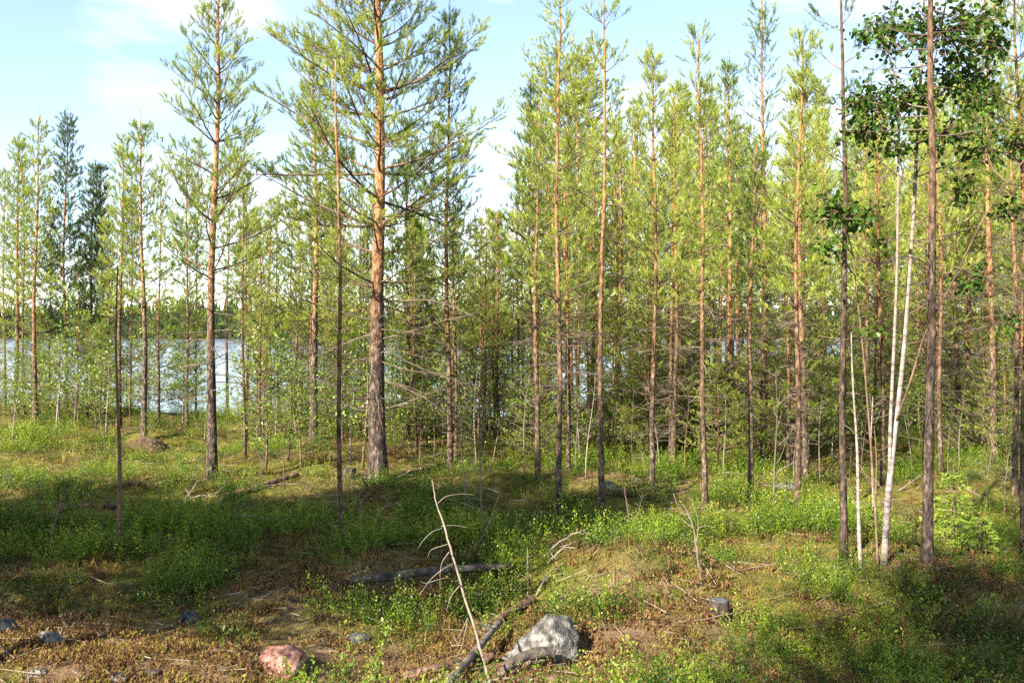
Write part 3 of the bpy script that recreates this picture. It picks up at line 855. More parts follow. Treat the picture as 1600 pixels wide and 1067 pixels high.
# ------------------------------------------------------------------ broadleaf trees and saplings
def leaf_quads(mb, P, D, S, rng, tone, wid=0.62):
    """rhombic leaves slightly folded; P base points, D directions, S lengths"""
    P, D, S = np.asarray(P, float), np.asarray(D, float), np.asarray(S, float)
    n = len(P)
    D = D / (np.linalg.norm(D, axis=1, keepdims=True) + 1e-9)
    nn = np.array([0, 0, 1.0]) + rng.normal(0, 0.55, (n, 3))
    side = np.cross(D, nn); side /= np.linalg.norm(side, axis=1, keepdims=True) + 1e-9
    up = np.cross(side, D)
    s = S[:, None]
    a = P; c = P + D * s
    m1 = P + D * s * 0.42 + side * s * wid * 0.5 + up * s * 0.07
    m2 = P + D * s * 0.42 - side * s * wid * 0.5 + up * s * 0.07
    v = np.stack([a, m1, c, m2], 1).reshape(-1, 3)
    t = np.array([[0, 1, 2], [0, 2, 3]])
    t = (t[None] + (np.arange(n) * 4)[:, None, None]).reshape(-1, 3)
    mb.add(v, None, t, np.repeat(tone, 4))

def sapling_proto(seed, H, nbr, leaf, bark, crown_from=0.25, spread=0.35, bare=False, name='leafy_sapling'):
    rg = np.random.default_rng(seed)
    root = link(name, None); root.empty_display_size = 0.1
    n = 9
    t = np.linspace(0, 1, n)
    pts = np.stack([0.06 * H * np.sin(t * 3 + rg.uniform(0, 6)) * t, 0.06 * H * np.sin(t * 2.6 + rg.uniform(0, 6)) * t, H * t], 1)
    pts[0, 2] = -0.08
    r0 = 0.006 + 0.0042 * H
    rad = r0 * (1 - 0.85 * t)
    v, q, tt = tube(pts, rad, 6, 0.1, rg)
    b = MB(); b.add(v, q, tt, v[:, 2]); link('stem', b.mesh('stem', M[bark], True), root)
    segs, LP, LD = [], [], []
    for i in range(nbr):
        f = crown_from + (1 - crown_from) * (i + rg.random()) / nbr
        z = f * (n - 1); j = min(int(z), n - 2); p = pts[j] * (1 - z + j) + pts[j + 1] * (z - j)
        az = rg.uniform(0, 6.283); el = rg.uniform(0.1, 0.9)
        d = np.array([math.cos(az) * math.cos(el), math.sin(az) * math.cos(el), math.sin(el)])
        L = H * spread * (1.15 - f) * rg.uniform(0.6, 1.2) + 0.1
        for s in range(4):
            e = p + d * L / 4
            segs.append((p, e, 0.0045 * (1 - s * 0.2), 0.0045 * (0.8 - s * 0.2)))
            if not bare:
                m = int(3 + L * 5)
                for _ in range(m):
                    u = rg.random()
                    LP.append(p + (e - p) * u + rg.normal(0, 0.02 + 0.03 * L, 3)); LD.append(d * 0.6 + rg.normal(0, 0.6, 3) + np.array([0, 0, -0.15]))
            if rg.random() < (0.7 if bare else 0.3):
                sd = unit(d + rg.normal(0, 0.7, 3))
                segs.append((e, e + sd * L * 0.25, 0.0025, 0.0015))
            p = e
            d = unit(d + rg.normal(0, 0.18, 3) + np.array([0, 0, 0.1]))
    b = MB(); seg_mesh(b, segs, 3)
    kind(link('twigs', b.mesh('twigs', M['deadtwig' if bare else 'branch']), root), 'stuff')
    if not bare:
        b = MB(); leaf_quads(b, LP, LD, leaf * rg.uniform(0.7, 1.25, len(LP)), rg, rg.uniform(0.1, 1.0, len(LP)))
        link('foliage', b.mesh('foliage', M['birchleaf']), root)
    return root

SAP = [sapling_proto(61, 2.0, 32, 0.046, 'branch', 0.12, 0.4), sapling_proto(62, 2.0, 36, 0.042, 'branch', 0.15), sapling_proto(63, 2.0, 26, 0.05, 'branch', 0.06, 0.5), sapling_proto(64, 2.0, 40, 0.04, 'birch', 0.25, 0.33)]
sap_used = [False] * 4
# px, foot row, height in px
SAPS = [(60, 665, 120), (20, 690, 130), (88, 680, 170), (115, 680, 230), (150, 672, 120), (165, 690, 150), (205, 665, 170), (250, 660, 130), (285, 670, 110), (300, 668, 60), (355, 665, 80), (402, 690, 190), (415, 735, 230),
        (430, 690, 150), (450, 720, 190), (470, 735, 160), (500, 705, 140), (515, 730, 110), (548, 722, 190), (566, 735, 260), (604, 705, 190), (620, 700, 110), (655, 690, 120), (690, 715, 150), (720, 700, 230), (735, 690, 120), (742, 720, 90), (765, 690, 170),
        (800, 705, 130), (812, 720, 120), (858, 700, 180), (905, 735, 130), (925, 700, 150), (985, 712, 140), (1005, 740, 60), (1065, 700, 120), (1125, 690, 110), (1160, 712, 90), (1215, 700, 110), (1285, 700, 90), (1345, 700, 110), (1420, 690, 110),
        (1500, 700, 90), (1530, 690, 150), (1560, 700, 240), (1575, 735, 90), (440, 675, 180), (462, 690, 120), (480, 680, 90), (530, 690, 170), (585, 690, 120), (612, 690, 150), (628, 700, 180), (668, 700, 170), (705, 690, 90), (750, 700, 120), (785, 690, 140), (42, 785, 60), (60, 790, 48), (235, 705, 60), (320, 690, 70), (560, 690, 120), (640, 720, 90), (880, 705, 90), (960, 690, 110), (1090, 715, 80), (830, 700, 110), (850, 720, 80), (890, 690, 100), (945, 715, 110), (975, 690, 90), (1025, 700, 120), (1045, 690, 90), (1080, 690, 130), (1105, 705, 100), (1150, 690, 120), (1180, 700, 100), (1205, 690, 130), (1235, 705, 110), (1265, 690, 120), (1300, 715, 120), (1320, 700, 110), (1365, 690, 120), (1395, 705, 110), (1440, 700, 130), (1465, 690, 110), (1485, 705, 100), (1515, 690, 120), (1545, 710, 110), (1590, 700, 140)]
rng = np.random.default_rng(77)
labs = between_labels([s[0] for s in SAPS], 'leafy sapling')
for (px, py, hp), lab in zip(SAPS, labs):
    b = hit(px, py)
    H = hp * b.y / FPX
    s = H / 2.0
    place_copy(SAP, sap_used, int(rng.integers(0, 4)), b, rng.uniform(0, 6.28), (s * 1.05 + 0.1, s * 1.05 + 0.1, s), lab, 'sapling', 'leafy saplings under the pines')

BARESAP = [sapling_proto(71, 2.0, 12, 0, 'deadtwig', 0.25, 0.3, True, 'bare_sapling'), sapling_proto(72, 2.0, 16, 0, 'deadtwig', 0.3, 0.22, True, 'bare_sapling'), sapling_proto(73, 2.0, 8, 0, 'branch', 0.3, 0.2, True, 'bare_sapling')]
bare_used = [False] * 3
BARES = [(565, 866, 170), (755, 866, 250), (727, 800, 180), (700, 720, 110), (678, 715, 130), (655, 742, 120), (880, 715, 110), (900, 745, 130), (995, 838, 70), (990, 735, 150), (915, 750, 170), (1210, 805, 230), (1262, 740, 140), (1282, 760, 170), (1425, 745, 130), (1365, 815, 200),
         (1540, 800, 110), (1570, 806, 130), (1500, 735, 120), (1240, 755, 90), (1345, 755, 150), (1005, 795, 120), (1130, 745, 130), (820, 745, 160), (803, 730, 130), (445, 765, 130), (475, 760, 110), (770, 725, 140), (745, 735, 170), (1070, 742, 130), (1040, 790, 60), (1030, 745, 150),
         (95, 685, 90), (120, 690, 100), (165, 695, 70), (408, 760, 110), (1330, 800, 110), (1480, 760, 120), (960, 735, 120), (860, 765, 90)]
labs = between_labels([s[0] for s in BARES], 'bare dead sapling')
for (px, py, hp), lab in zip(BARES, labs):
    b = hit(px, py)
    s = hp * b.y / FPX / 2.0
    o = place_copy(BARESAP, bare_used, int(rng.integers(0, 3)), b, rng.uniform(0, 6.28), (s, s, s), lab, 'dead sapling', 'bare dead saplings among the pines')
    o.rotation_euler = (rng.normal(0, 0.06), rng.normal(0, 0.06), o.rotation_euler[2])

# the bare dark pole near the shade edge
b = hit(184, 860); sc_ = b.y / FPX
root = thing('bare_pole', 'tall thin dark leafless pole standing alone in the shaded shrubs', 'dead sapling', b)
rg = np.random.default_rng(8)
t = np.linspace(0, 1, 14); H = (860 - 415) * sc_
pts = np.stack([0.012 * np.sin(t * 7), 0.02 * np.sin(t * 5), H * t], 1); pts[0, 2] = -0.1
v, q, tr = tube(pts, 0.022 * (1 - 0.75 * t), 7, 0.12, rg)
mb = MB(); mb.add(v, q, tr, v[:, 2]); link('stem', mb.mesh('stem', M['branch'], True), root)
segs = []
for i in range(16):
    z = rg.uniform(0.6, H); az = rg.uniform(0, 6.28); d = np.array([math.cos(az), math.sin(az), rg.uniform(0.1, 0.6)]); p = np.array([0, 0, z])
    segs.append((p, p + d * rg.uniform(0.06, 0.22), 0.004, 0.0015))
mb = MB(); seg_mesh(mb, segs, 3); kind(link('twigs', mb.mesh('twigs', M['branch']), root), 'stuff')

# --- the birch clump with broad leaves, shade put into their greens, in front of the stand
rg = np.random.default_rng(314)
b = hit(1380, 888); D0 = b.y; sc_ = D0 / FPX
def loc(px, py, dd=0.0):
    return np.array(at(px, py, D0 + dd) - b)
root = thing('birch_tree', 'white-stemmed leaning birch, forked low, with broad leaves above, coloured dark as in shade', 'birch tree', b)
def stem(pp, w0, w1, name, mat='birch'):
    P = np.array(pp)
    s = np.linspace(0, len(P) - 1, 5 * (len(P) - 1) + 1)
    # smooth the given points
    Q = np.stack([np.interp(s, np.arange(len(P)), P[:, i]) for i in range(3)], 1)
    for _ in range(4):
        Q[1:-1] = 0.25 * Q[:-2] + 0.5 * Q[1:-1] + 0.25 * Q[2:]
    r = np.linspace(w0 * 0.5 * sc_, w1 * 0.5 * sc_, len(Q))
    v, q, tr = tube(Q, r, 9, 0.08, rg)
    m_ = MB(); m_.add(v, q, tr, v[:, 2])
    return link(name, m_.mesh(name, M[mat], True), root), Q
base_pt = loc(1380, 900); base_pt[2] = -0.1
s1, Q1 = stem([base_pt, loc(1386, 790, 0.02), loc(1396, 690, 0.03), loc(1411, 560, 0.05), loc(1419, 450, 0.06), loc(1428, 330, 0.1), loc(1434, 200, 0.12), loc(1442, 60, 0.15), loc(1446, -60, 0.15)], 11, 3, 'stem')
s2, Q2 = stem([loc(1390, 740, 0.02), loc(1391, 660, 0.0), loc(1397, 540, -0.05), loc(1402, 420, -0.1), loc(1403, 300, -0.12), loc(1405, 180, -0.12), loc(1398, 90, -0.12)], 6, 2.5, 'stem')
s3, Q3 = stem([loc(1400, 660, 0.03), loc(1425, 590, -0.2), loc(1444, 520, -0.3), loc(1490, 440, -0.45), loc(1535, 340, -0.6), loc(1600, 250, -0.7)], 3.6, 1.6, 'limb', 'branch')
s4, Q4 = stem([loc(1372, 893, 0.05), loc(1368, 800, 0.1), loc(1361, 700, 0.1), loc(1350, 560, 0.15), loc(1333, 400, 0.15)], 4, 2, 'stem', 'branch')
# leaf-bearing twigs: centres (px,row), radius px, how many leaves
CL = [(1400, 40, 60, 70), (1470, 50, 75, 130), (1525, 30, 45, 60), (1370, 60, 45, 40), (1500, 120, 60, 95), (1360, 160, 55, 85), (1420, 150, 60, 95), (1530, 160, 40, 40), (1345, 210, 40, 45), (1470, 210, 50, 60), (1540, 230, 40, 30),
      (1310, 330, 40, 60), (1345, 345, 28, 30), (1290, 385, 25, 16), (1400, 230, 40, 30), (1575, 330, 30, 22), (1512, 440, 32, 26), (1590, 225, 25, 22), (1580, 500, 20, 10), (1355, 520, 14, 4), (1500, 300, 30, 20), (1385, 380, 20, 10), (1560, 70, 30, 30)]
allQ = np.concatenate([Q1[10:], Q2[6:], Q3[4:], Q4[10:]])
me_leaf = bpy.data.meshes.new('leaf')
def leaf_shape():
    k = 10; vs = [(0, 0, 0)]
    for i in range(k):
        a = math.pi * 2 * i / k
        x = 0.5 - 0.5 * math.cos(a); y = 0.42 * math.sin(a) * (1.12 - 0.3 * x)
        vs.append((x, y, 0.10 * abs(y) - 0.10 * x * x))
    vs[0] = (0.5, 0, -0.03)
    fs = [(0, 1 + i, 1 + (i + 1) % k) for i in range(k)]
    me_leaf.from_pydata(vs, [], fs); me_leaf.materials.append(M['aspenleaf_shaded'])
    a_ = me_leaf.attributes.new('tone', 'FLOAT', 'POINT'); a_.data.foreach_set('value', [0.5] * len(vs))
    me_leaf.update()
leaf_shape()
leaf_v = np.array([v.co[:] for v in me_leaf.vertices]); leaf_f = np.array([p.vertices[:] for p in me_leaf.polygons])
wood, LV = [], []
for ci, (cx, cy, cr_, nl) in enumerate(CL):
    nl = int(nl * 4.2); cr_ = cr_ * 1.15
    c = loc(cx, cy, rg.uniform(-0.25, 0.25))
    src = allQ[np.argmin(np.linalg.norm(allQ - (c - np.array([0, 0, 0.35])), axis=1))]
    mid = (src + c) / 2 + rg.normal(0, 0.04, 3)
    wood += [(src, mid, 0.007, 0.005), (mid, c, 0.005, 0.004)]
    nt = max(2, nl // 7)
    for _ in range(nt):
        dv = unit(rg.normal(0, 1, 3) * np.array([1, 0.8, 0.7]))
        e = c + dv * cr_ * sc_ * rg.uniform(0.5, 1.1)
        wood.append((c, (c + e) / 2 + rg.normal(0, 0.02, 3), 0.004, 0.003)); wood.append((wood[-1][1], e, 0.003, 0.0015))
        for _ in range(max(1, nl // nt)):
            u = rg.uniform(0.25, 1.05)
            p = c + (e - c) * u + rg.normal(0, 0.03, 3)
            LV.append((p, dv * 0.5 + rg.normal(0, 0.6, 3) + np.array([0, 0, -0.45]), rg.uniform(0.032, 0.052)))
mb = MB(); seg_mesh(mb, wood, 4)
crown = link('crown', mb.mesh('crown', M['branch']), root)
def leaf_matrix(p, d, s):
    x = unit(d); up = unit(np.array([0, 0, 1.0]) + rg.normal(0, 0.6, 3))
    y = unit(np.cross(up, x)); z = np.cross(x, y)
    return np.stack([x, y, z], 1) * s, p
order = sorted(range(len(LV)), key=lambda i: -LV[i][2])
from mathutils import Matrix
rest = MB()
for r_, i in enumerate(order):
    A, p = leaf_matrix(*LV[i])
    if r_ < 300:
        o = link('leaf', me_leaf, crown)
        m4 = Matrix.Identity(4)
        for a_ in range(3):
            for c_ in range(3): m4[a_][c_] = A[a_][c_]
            m4[a_][3] = p[a_]
        o.matrix_local = m4
    else:
        rest.add(leaf_v @ A.T + p, None, leaf_f, rg.random())
kind(link('foliage', rest.mesh('foliage', M['aspenleaf_shaded']), root), 'stuff')

# thin white birch stems beside it
for (x0, y0, pp, w0, lab) in [(1345, 888, [(1341, 800), (1340, 700), (1332, 600), (1330, 520)], 7, 'thin spotted white birch stem between the pinkish pine and the leaning birch'),
                              (1365, 815, [(1364, 760), (1360, 690), (1364, 620)], 4, 'short crooked whitish birch stem behind the leaning birch')]:
    b2 = hit(x0, y0); s2_ = b2.y / FPX
    r2 = thing('young_birch', lab, 'birch tree', b2)
    P = [np.array([0, 0, -0.08])] + [np.array(at(px, py, b2.y + 0.03) - b2) for px, py in pp]
    P = np.array(P); s = np.linspace(0, len(P) - 1, 4 * (len(P) - 1) + 1)
    Q = np.stack([np.interp(s, np.arange(len(P)), P[:, i]) for i in range(3)], 1)
    for _ in range(3): Q[1:-1] = 0.25 * Q[:-2] + 0.5 * Q[1:-1] + 0.25 * Q[2:]
    v, q, tr = tube(Q, np.linspace(w0 * 0.5 * s2_, 0.004, len(Q)), 7, 0.1, rg)
    mb = MB(); mb.add(v, q, tr, v[:, 2]); link('stem', mb.mesh('stem', M['birch'], True), r2)
    segs = []
    for _ in range(9):
        j = rg.integers(4, len(Q)); d = unit(rg.normal(0, 1, 3) + np.array([0, 0, 0.8])); segs.append((Q[j], Q[j] + d * rg.uniform(0.1, 0.4), 0.003, 0.0012))
    mb = MB(); seg_mesh(mb, segs, 3); kind(link('twigs', mb.mesh('twigs', M['deadtwig']), r2), 'stuff')

# small bright spruce
def spruce(px, py, hpx, label, seed):
    rg = np.random.default_rng(seed)
    b = hit(px, py); H = hpx * b.y / FPX
    root = thing('spruce_sapling', label, 'spruce sapling', b, 'spruce saplings in the shrubs')
    v, q, tr = tube([(0, 0, -0.05), (0.01, 0, H * 0.5), (0, 0, H)], [0.012, 0.008, 0.003], 6, 0.05, rg)
    mb = MB(); mb.add(v, q, tr, 0.5); link('stem', mb.mesh('stem', M['branch'], True), root)
    segs, sh = [], []
    z = 0.05
    while z < H * 0.96:
        f = z / H
        for i in range(6):
            az = rg.uniform(0, 6.28); L = H * 0.42 * (1 - f) * rg.uniform(0.7, 1.1) + 0.04
            el = rg.uniform(-0.15, 0.35)
            d = np.array([math.cos(az) * math.cos(el), math.sin(az) * math.cos(el), math.sin(el)]); p = np.array([0, 0, z])
            segs.append((p, p + d * L, 0.004, 0.0015))
            ns = max(2, int(L / 0.05))
            for k in range(ns):
                u = (k + 0.5) / ns
                sd = unit(d + np.array([-d[1], d[0], 0]) * rg.choice([-1, 1]) * 0.9 + np.array([0, 0, rg.uniform(-0.2, 0.1)]))
                sh.append((p + d * L * u, sd, 0.06 + 0.12 * L * (1 - u), rg.uniform(0.2, 0.9)))
            sh.append((p + d * L * 0.8, d, L * 0.25, 0.9))
        z += H * 0.09
    mb = MB(); seg_mesh(mb, segs, 3); kind(link('branchwork', mb.mesh('branchwork', M['branch']), root), 'stuff')
    mb = MB(); needle_geo(mb, sh, rg, 30, 0.028, 0.008)
    me = mb.mesh('needles', M['sprucefol']); link('needles', me, root)
spruce(1490, 852, 125, 'small bright yellow-green spruce between two pinkish trunks', 5)
spruce(1530, 868, 60, 'low dark spruce bush beside the bright small spruce', 6)

# ------------------------------------------------------------------ ground cover
def put_unlinked(col, name, me):
    o = bpy.data.objects.new(name, me); col.objects.link(o); return o

def clump_mesh(seed, kind_):
    rg = np.random.default_rng(seed)
    mb = MB()
    if kind_ == 'blueberry':
        P, D, S, T = [], [], [], []
        for i in range(17):
            az = rg.uniform(0, 6.28); r_ = 0.12 * math.sqrt(rg.random())
            p = np.array([math.cos(az) * r_, math.sin(az) * r_, 0.0])
            d = unit(np.array([math.cos(az) * 0.35, math.sin(az) * 0.35, 1.0]) + rg.normal(0, 0.15, 3))
            h = rg.uniform(0.09, 0.25)
            nl = int(10 + h * 100)
            for k in range(nl):
                u = 0.25 + 0.78 * (k + rg.random()) / nl
                q = p + d * h * u + rg.normal(0, 0.010, 3)
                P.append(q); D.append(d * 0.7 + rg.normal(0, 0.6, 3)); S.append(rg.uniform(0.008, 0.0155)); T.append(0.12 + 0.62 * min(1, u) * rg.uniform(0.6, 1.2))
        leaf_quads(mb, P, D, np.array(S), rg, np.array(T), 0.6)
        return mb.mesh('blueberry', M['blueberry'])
    if kind_ == 'lingonberry':
        P, D, S, T = [], [], [], []
        for i in range(24):
            az = rg.uniform(0, 6.28); r_ = 0.13 * math.sqrt(rg.random())
            p = np.array([math.cos(az) * r_, math.sin(az) * r_, 0.0])
            d = unit(np.array([0, 0, 1.0]) + rg.normal(0, 0.3, 3)); h = rg.uniform(0.04, 0.12)
            for k in range(11):
                P.append(p + d * h * (k + 1) / 11 + rg.normal(0, 0.004, 3)); D.append(np.array([0, 0, 0.5]) + rg.normal(0, 0.8, 3)); S.append(rg.uniform(0.012, 0.02)); T.append(rg.uniform(0.1, 0.9))
        leaf_quads(mb, P, D, np.array(S), rg, np.array(T), 0.5)
        return mb.mesh('lingonberry', M['lingon'])
    if kind_ == 'heather':
        segs = []; S = []
        for i in range(26):
            az = rg.uniform(0, 6.28)
            d = unit(np.array([math.cos(az) * 0.8, math.sin(az) * 0.8, 1.0]) + rg.normal(0, 0.2, 3)); h = rg.uniform(0.06, 0.17)
            p = np.array([rg.normal(0, 0.05), rg.normal(0, 0.05), 0])
            S.append((p + d * h * 0.2, d, h * 0.8, rg.random()))
        needle_geo(mb, S, rg, 20, 0.018, 0.004)
        return mb.mesh('heather', M['heather'])
    if kind_ == 'moss':
        n = 46
        S = [(np.array([rg.normal(0, 0.05), rg.normal(0, 0.05), -0.01]), unit(np.array([rg.normal(0, 0.5), rg.normal(0, 0.5), 1.0])), rg.uniform(0.015, 0.045), rg.random()) for _ in range(n)]
        needle_geo(mb, S, rg, 9, 0.014, 0.006)
        return mb.mesh('moss', M['moss'])
    if kind_ == 'grass':
        S = []
        for i in range(30):
            az = rg.uniform(0, 6.28); tl = rg.uniform(0.2, 0.8)
            p = np.array([rg.normal(0, 0.035), rg.normal(0, 0.035), 0]); L = rg.uniform(0.08, 0.2)
            d = unit(np.array([math.cos(az) * tl, math.sin(az) * tl, 1]))
            e = p + d * L + np.array([math.cos(az), math.sin(az), -0.35]) * L * 0.25
            sd = np.array([-math.sin(az), math.cos(az), 0]) * 0.003
            mb.add([p - sd, p + sd, p + d * L * 0.6 + sd * 0.7, p + d * L * 0.6 - sd * 0.7, e], [(0, 1, 2, 3)], [(3, 2, 4)], rg.uniform(0.3, 1))
        return mb.mesh('grass', M['moss'])

def scatter(name, protos, pts, rz, sc, tilt, label, cat, rng):
    col = bpy.data.collections.new(name + '_sources')
    for i, me in enumerate(protos): put_unlinked(col, '%s_source_%02d' % (name, i), me)
    me = bpy.data.meshes.new(name)
    n = len(pts)
    me.vertices.add(n); me.vertices.foreach_set('co', np.asarray(pts, np.float32).ravel())
    a = me.attributes.new('rot', 'FLOAT_VECTOR', 'POINT'); a.data.foreach_set('vector', np.stack([rng.normal(0, tilt, n), rng.normal(0, tilt, n), rz], 1).astype(np.float32).ravel())
    a = me.attributes.new('scl', 'FLOAT', 'POINT'); a.data.foreach_set('value', np.asarray(sc, np.float32))
    a = me.attributes.new('idx', 'INT', 'POINT'); a.data.foreach_set('value', rng.integers(0, len(protos), n).astype(np.int32))
    o = link(name, me)
    ng = bpy.data.node_groups.new(name, 'GeometryNodeTree')
    ng.interface.new_socket('Geometry', in_out='INPUT', socket_type='NodeSocketGeometry')
    ng.interface.new_socket('Geometry', in_out='OUTPUT', socket_type='NodeSocketGeometry')
    gi, go = ng.nodes.new('NodeGroupInput'), ng.nodes.new('NodeGroupOutput')
    ci = ng.nodes.new('GeometryNodeCollectionInfo')
    ci.inputs['Collection'].default_value = col; ci.inputs['Separate Children'].default_value = True; ci.inputs['Reset Children'].default_value = True
    ip = ng.nodes.new('GeometryNodeInstanceOnPoints'); ip.inputs['Pick Instance'].default_value = True
    def attr(nm, t):
        x = ng.nodes.new('GeometryNodeInputNamedAttribute'); x.data_type = t; x.inputs['Name'].default_value = nm
        return [s_ for s_ in x.outputs if s_.enabled and s_.name == 'Attribute'][0]
    L_ = ng.links.new
    L_(gi.outputs[0], ip.inputs['Points']); L_(ci.outputs[0], ip.inputs['Instance'])
    L_(attr('idx', 'INT'), ip.inputs['Instance Index']); L_(attr('rot', 'FLOAT_VECTOR'), ip.inputs['Rotation']); L_(attr('scl', 'FLOAT'), ip.inputs['Scale'])
    L_(ip.outputs[0], go.inputs[0])
    md = o.modifiers.new('scatter', 'NODES'); md.node_group = ng
    kind(o, 'stuff'); tag(o, label, cat)
    return o

rng = np.random.default_rng(2024)
KEEP = []      # little clearings where stones, stump and logs show
for px, py, kr_ in ((1123, 972, 0.20), (1120, 1000, 0.20), (845, 1015, 0.33), (800, 1040, 0.22), (800, 970, 0.25), (830, 955, 0.15), (432, 1045, 0.22), (440, 1075, 0.18), (293, 985, 0.14), (8, 995, 0.16), (600, 925, 0.16), (680, 920, 0.16), (750, 915, 0.16),
                   (700, 1050, 0.2), (650, 1060, 0.2), (730, 1040, 0.2), (965, 790, 0.4), (880, 905, 0.32), (905, 870, 0.3), (860, 930, 0.25), (1095, 925, 0.2), (400, 785, 0.35), (440, 770, 0.35), (305, 790, 0.4), (150, 805, 0.3)):
    h_ = hit(px, py); KEEP.append((h_.x, h_.y, kr_))
def cover_points(n_per_m2, d0, d1, rng):
    """random points over the part of the ground in and just around the view, evenly per square metre"""
    A = 0.62 * (d1 * d1 - d0 * d0) * 1.0
    n = int(n_per_m2 * A)
    d = np.sqrt(d0 * d0 + (d1 * d1 - d0 * d0) * rng.random(n))
    x = rng.uniform(-0.66, 0.66, n) * d
    return x, d
X, Y = [], []
for dens, a, b_ in ((74, 4.2, 9.5), (42, 9.5, 16), (20, 16, 26), (7, 26, 44)):
    x, y = cover_points(dens, a, b_, rng); X.append(x); Y.append(y)
X, Y = np.concatenate(X), np.concatenate(Y)
ok = Y < shore(X) + 3.5
for kx_, ky_, kr_ in KEEP:
    ok &= ((X - kx_) ** 2 + (Y - ky_) ** 2) > kr_ * kr_
X, Y = X[ok], Y[ok]
bn = bareness(X, Y)
patch = 0.45 * fbm(X, Y, 0.55, 51, 2) + 0.75 * fbm(X, Y, 1.7, 61, 2)
far = sstep(9, 12, Y)
left = sstep(0, -3, X) * far
patch = patch + 0.7 * fbm(X, Y, 3.4, 91, 2)
p_blue = np.clip(0.36 + 3.4 * patch - 0.30 * left, 0.0, 1.0) * (1 - 0.97 * bn) ** 1.6 + 0.015
p_blue[patch + 0.15 - 0.8 * bn < -0.12] *= 0.35
u = rng.random(len(X))
isb = u < p_blue
P = np.stack([X, Y, gz(X, Y) - 0.015], 1)
def sizes(m, lo, hi):
    return rng.uniform(lo, hi, int(m.sum())) * (0.52 + 1.0 * sstep(-0.25, 0.55, patch[m])) * (1 + 0.35 * sstep(14, 26, Y[m]))
lg = isb & (vnoise(X, Y, 1.1, 131) + 0.35 * vnoise(X, Y, 4.0, 133) > 0.10)
isl = (lg & (rng.random(len(X)) < 0.8)) | ((~isb) & (rng.random(len(X)) < 0.10 * (1 - bn)))
scatter('lingonberry_shrubs', [clump_mesh(250 + i, 'lingonberry') for i in range(4)], P[isl], rng.uniform(0, 6.28, isl.sum()), sizes(isl, 0.8, 1.4), 0.15,
        'low dark green lingonberry patches between the brighter shrubs', 'shrubs', rng)
isb0 = isb.copy(); isb = isb & ~isl
scatter('blueberry_shrubs', [clump_mesh(200 + i, 'blueberry') for i in range(6)], P[isb], rng.uniform(0, 6.28, isb.sum()), sizes(isb, 0.6, 1.25), 0.15,
        'low bright green blueberry shrubs covering the forest floor', 'shrubs', rng)
hm = (~isb0) & (~isl) & (rng.random(len(X)) < np.where(bn > 0.3, 0.12, 0.6))
scatter('dry_heather', [clump_mesh(300 + i, 'heather') for i in range(4)], P[hm], rng.uniform(0, 6.28, hm.sum()), sizes(hm, 0.5, 1.15), 0.2,
        'dry brown heather and withered sprigs between the green shrubs', 'heather', rng)
gm = (~isb0) & (~isl) & (~hm) & (bn < 0.35) & (rng.random(len(X)) < 0.4)
scatter('grass_tufts', [clump_mesh(400 + i, 'grass') for i in range(4)], P[gm], rng.uniform(0, 6.28, gm.sum()), sizes(gm, 0.6, 1.2), 0.15,
        'thin yellowish grass tufts scattered between the shrubs', 'grass', rng)
x, y = cover_points(150, 4.2, 9.0, rng)
x2, y2 = cover_points(34, 9.0, 20, rng)
x, y = np.concatenate([x, x2]), np.concatenate([y, y2])
ok = (y < shore(x)) & (rng.random(len(x)) < np.clip(0.45 + 1.2 * fbm(x, y, 2.3, 71, 3) + 0.2 * bareness(x, y), 0, 1))
x, y = x[ok], y[ok]
scatter('moss_carpet', [clump_mesh(500 + i, 'moss') for i in range(4)], np.stack([x, y, gz(x, y)], 1), rng.uniform(0, 6.28, len(x)), rng.uniform(0.6, 1.5, len(x)), 0.2,
        'golden brown moss carpeting the bare ground', 'moss', rng)

# twig litter on the floor
n = 2600
x, y = cover_points(17, 4.2, 17, rng)
az = rng.uniform(0, 6.28, len(x)); L = rng.uniform(0.05, 0.32, len(x)) ** 1.0
P0 = np.stack([x, y, gz(x, y) + rng.uniform(0.005, 0.05, len(x))], 1)
x1, y1 = x + np.cos(az) * L, y + np.sin(az) * L
P1 = np.stack([x1, y1, gz(x1, y1) + rng.uniform(0.005, 0.07, len(x))], 1)
r_ = rng.uniform(0.0015, 0.005, len(x))
v, q = prisms(P0, P1, r_, r_ * 0.6, 4)
mb = MB(); mb.add(v, q)
tag(kind(link('twig_litter', mb.mesh('twig_litter', M['deadtwig'])), 'stuff'), 'broken dry twigs littering the forest floor', 'twigs')

# ------------------------------------------------------------------ stones, stump, logs, dead branches
def rock(name, label, cat, centre, pts, mat, seed, amp=0.02, group=None, soft=0.35):
    bm = bmesh.new()
    for p in pts: bm.verts.new(p)
    bmesh.ops.convex_hull(bm, input=bm.verts)
    for v in [v for v in bm.verts if not v.link_faces]: bm.verts.remove(v)
    bmesh.ops.triangulate(bm, faces=bm.faces)
    bmesh.ops.subdivide_edges(bm, edges=bm.edges, cuts=3, use_grid_fill=True)
    bmesh.ops.smooth_vert(bm, verts=bm.verts, factor=soft, use_axis_x=True, use_axis_y=True, use_axis_z=True)
    bmesh.ops.subdivide_edges(bm, edges=bm.edges, cuts=1, use_grid_fill=True)
    bmesh.ops.triangulate(bm, faces=bm.faces)
    from mathutils import noise as mn
    size = max(max(abs(c) for c in v.co) for v in bm.verts)
    bm.normal_update()
    for v in bm.verts:
        v.co += v.normal * amp * (mn.fractal(v.co * (3.0 / size) + Vector((seed * 3.1, 0, 0)), 0.8, 2.1, 4))
    me = bpy.data.meshes.new(name); bm.to_mesh(me); bm.free()
    me.polygons.foreach_set('use_smooth', np.ones(len(me.polygons), bool))
    me.materials.append(M[mat]); me.update()
    o = link(name, me, None, centre)
    return tag(o, label, cat, group)

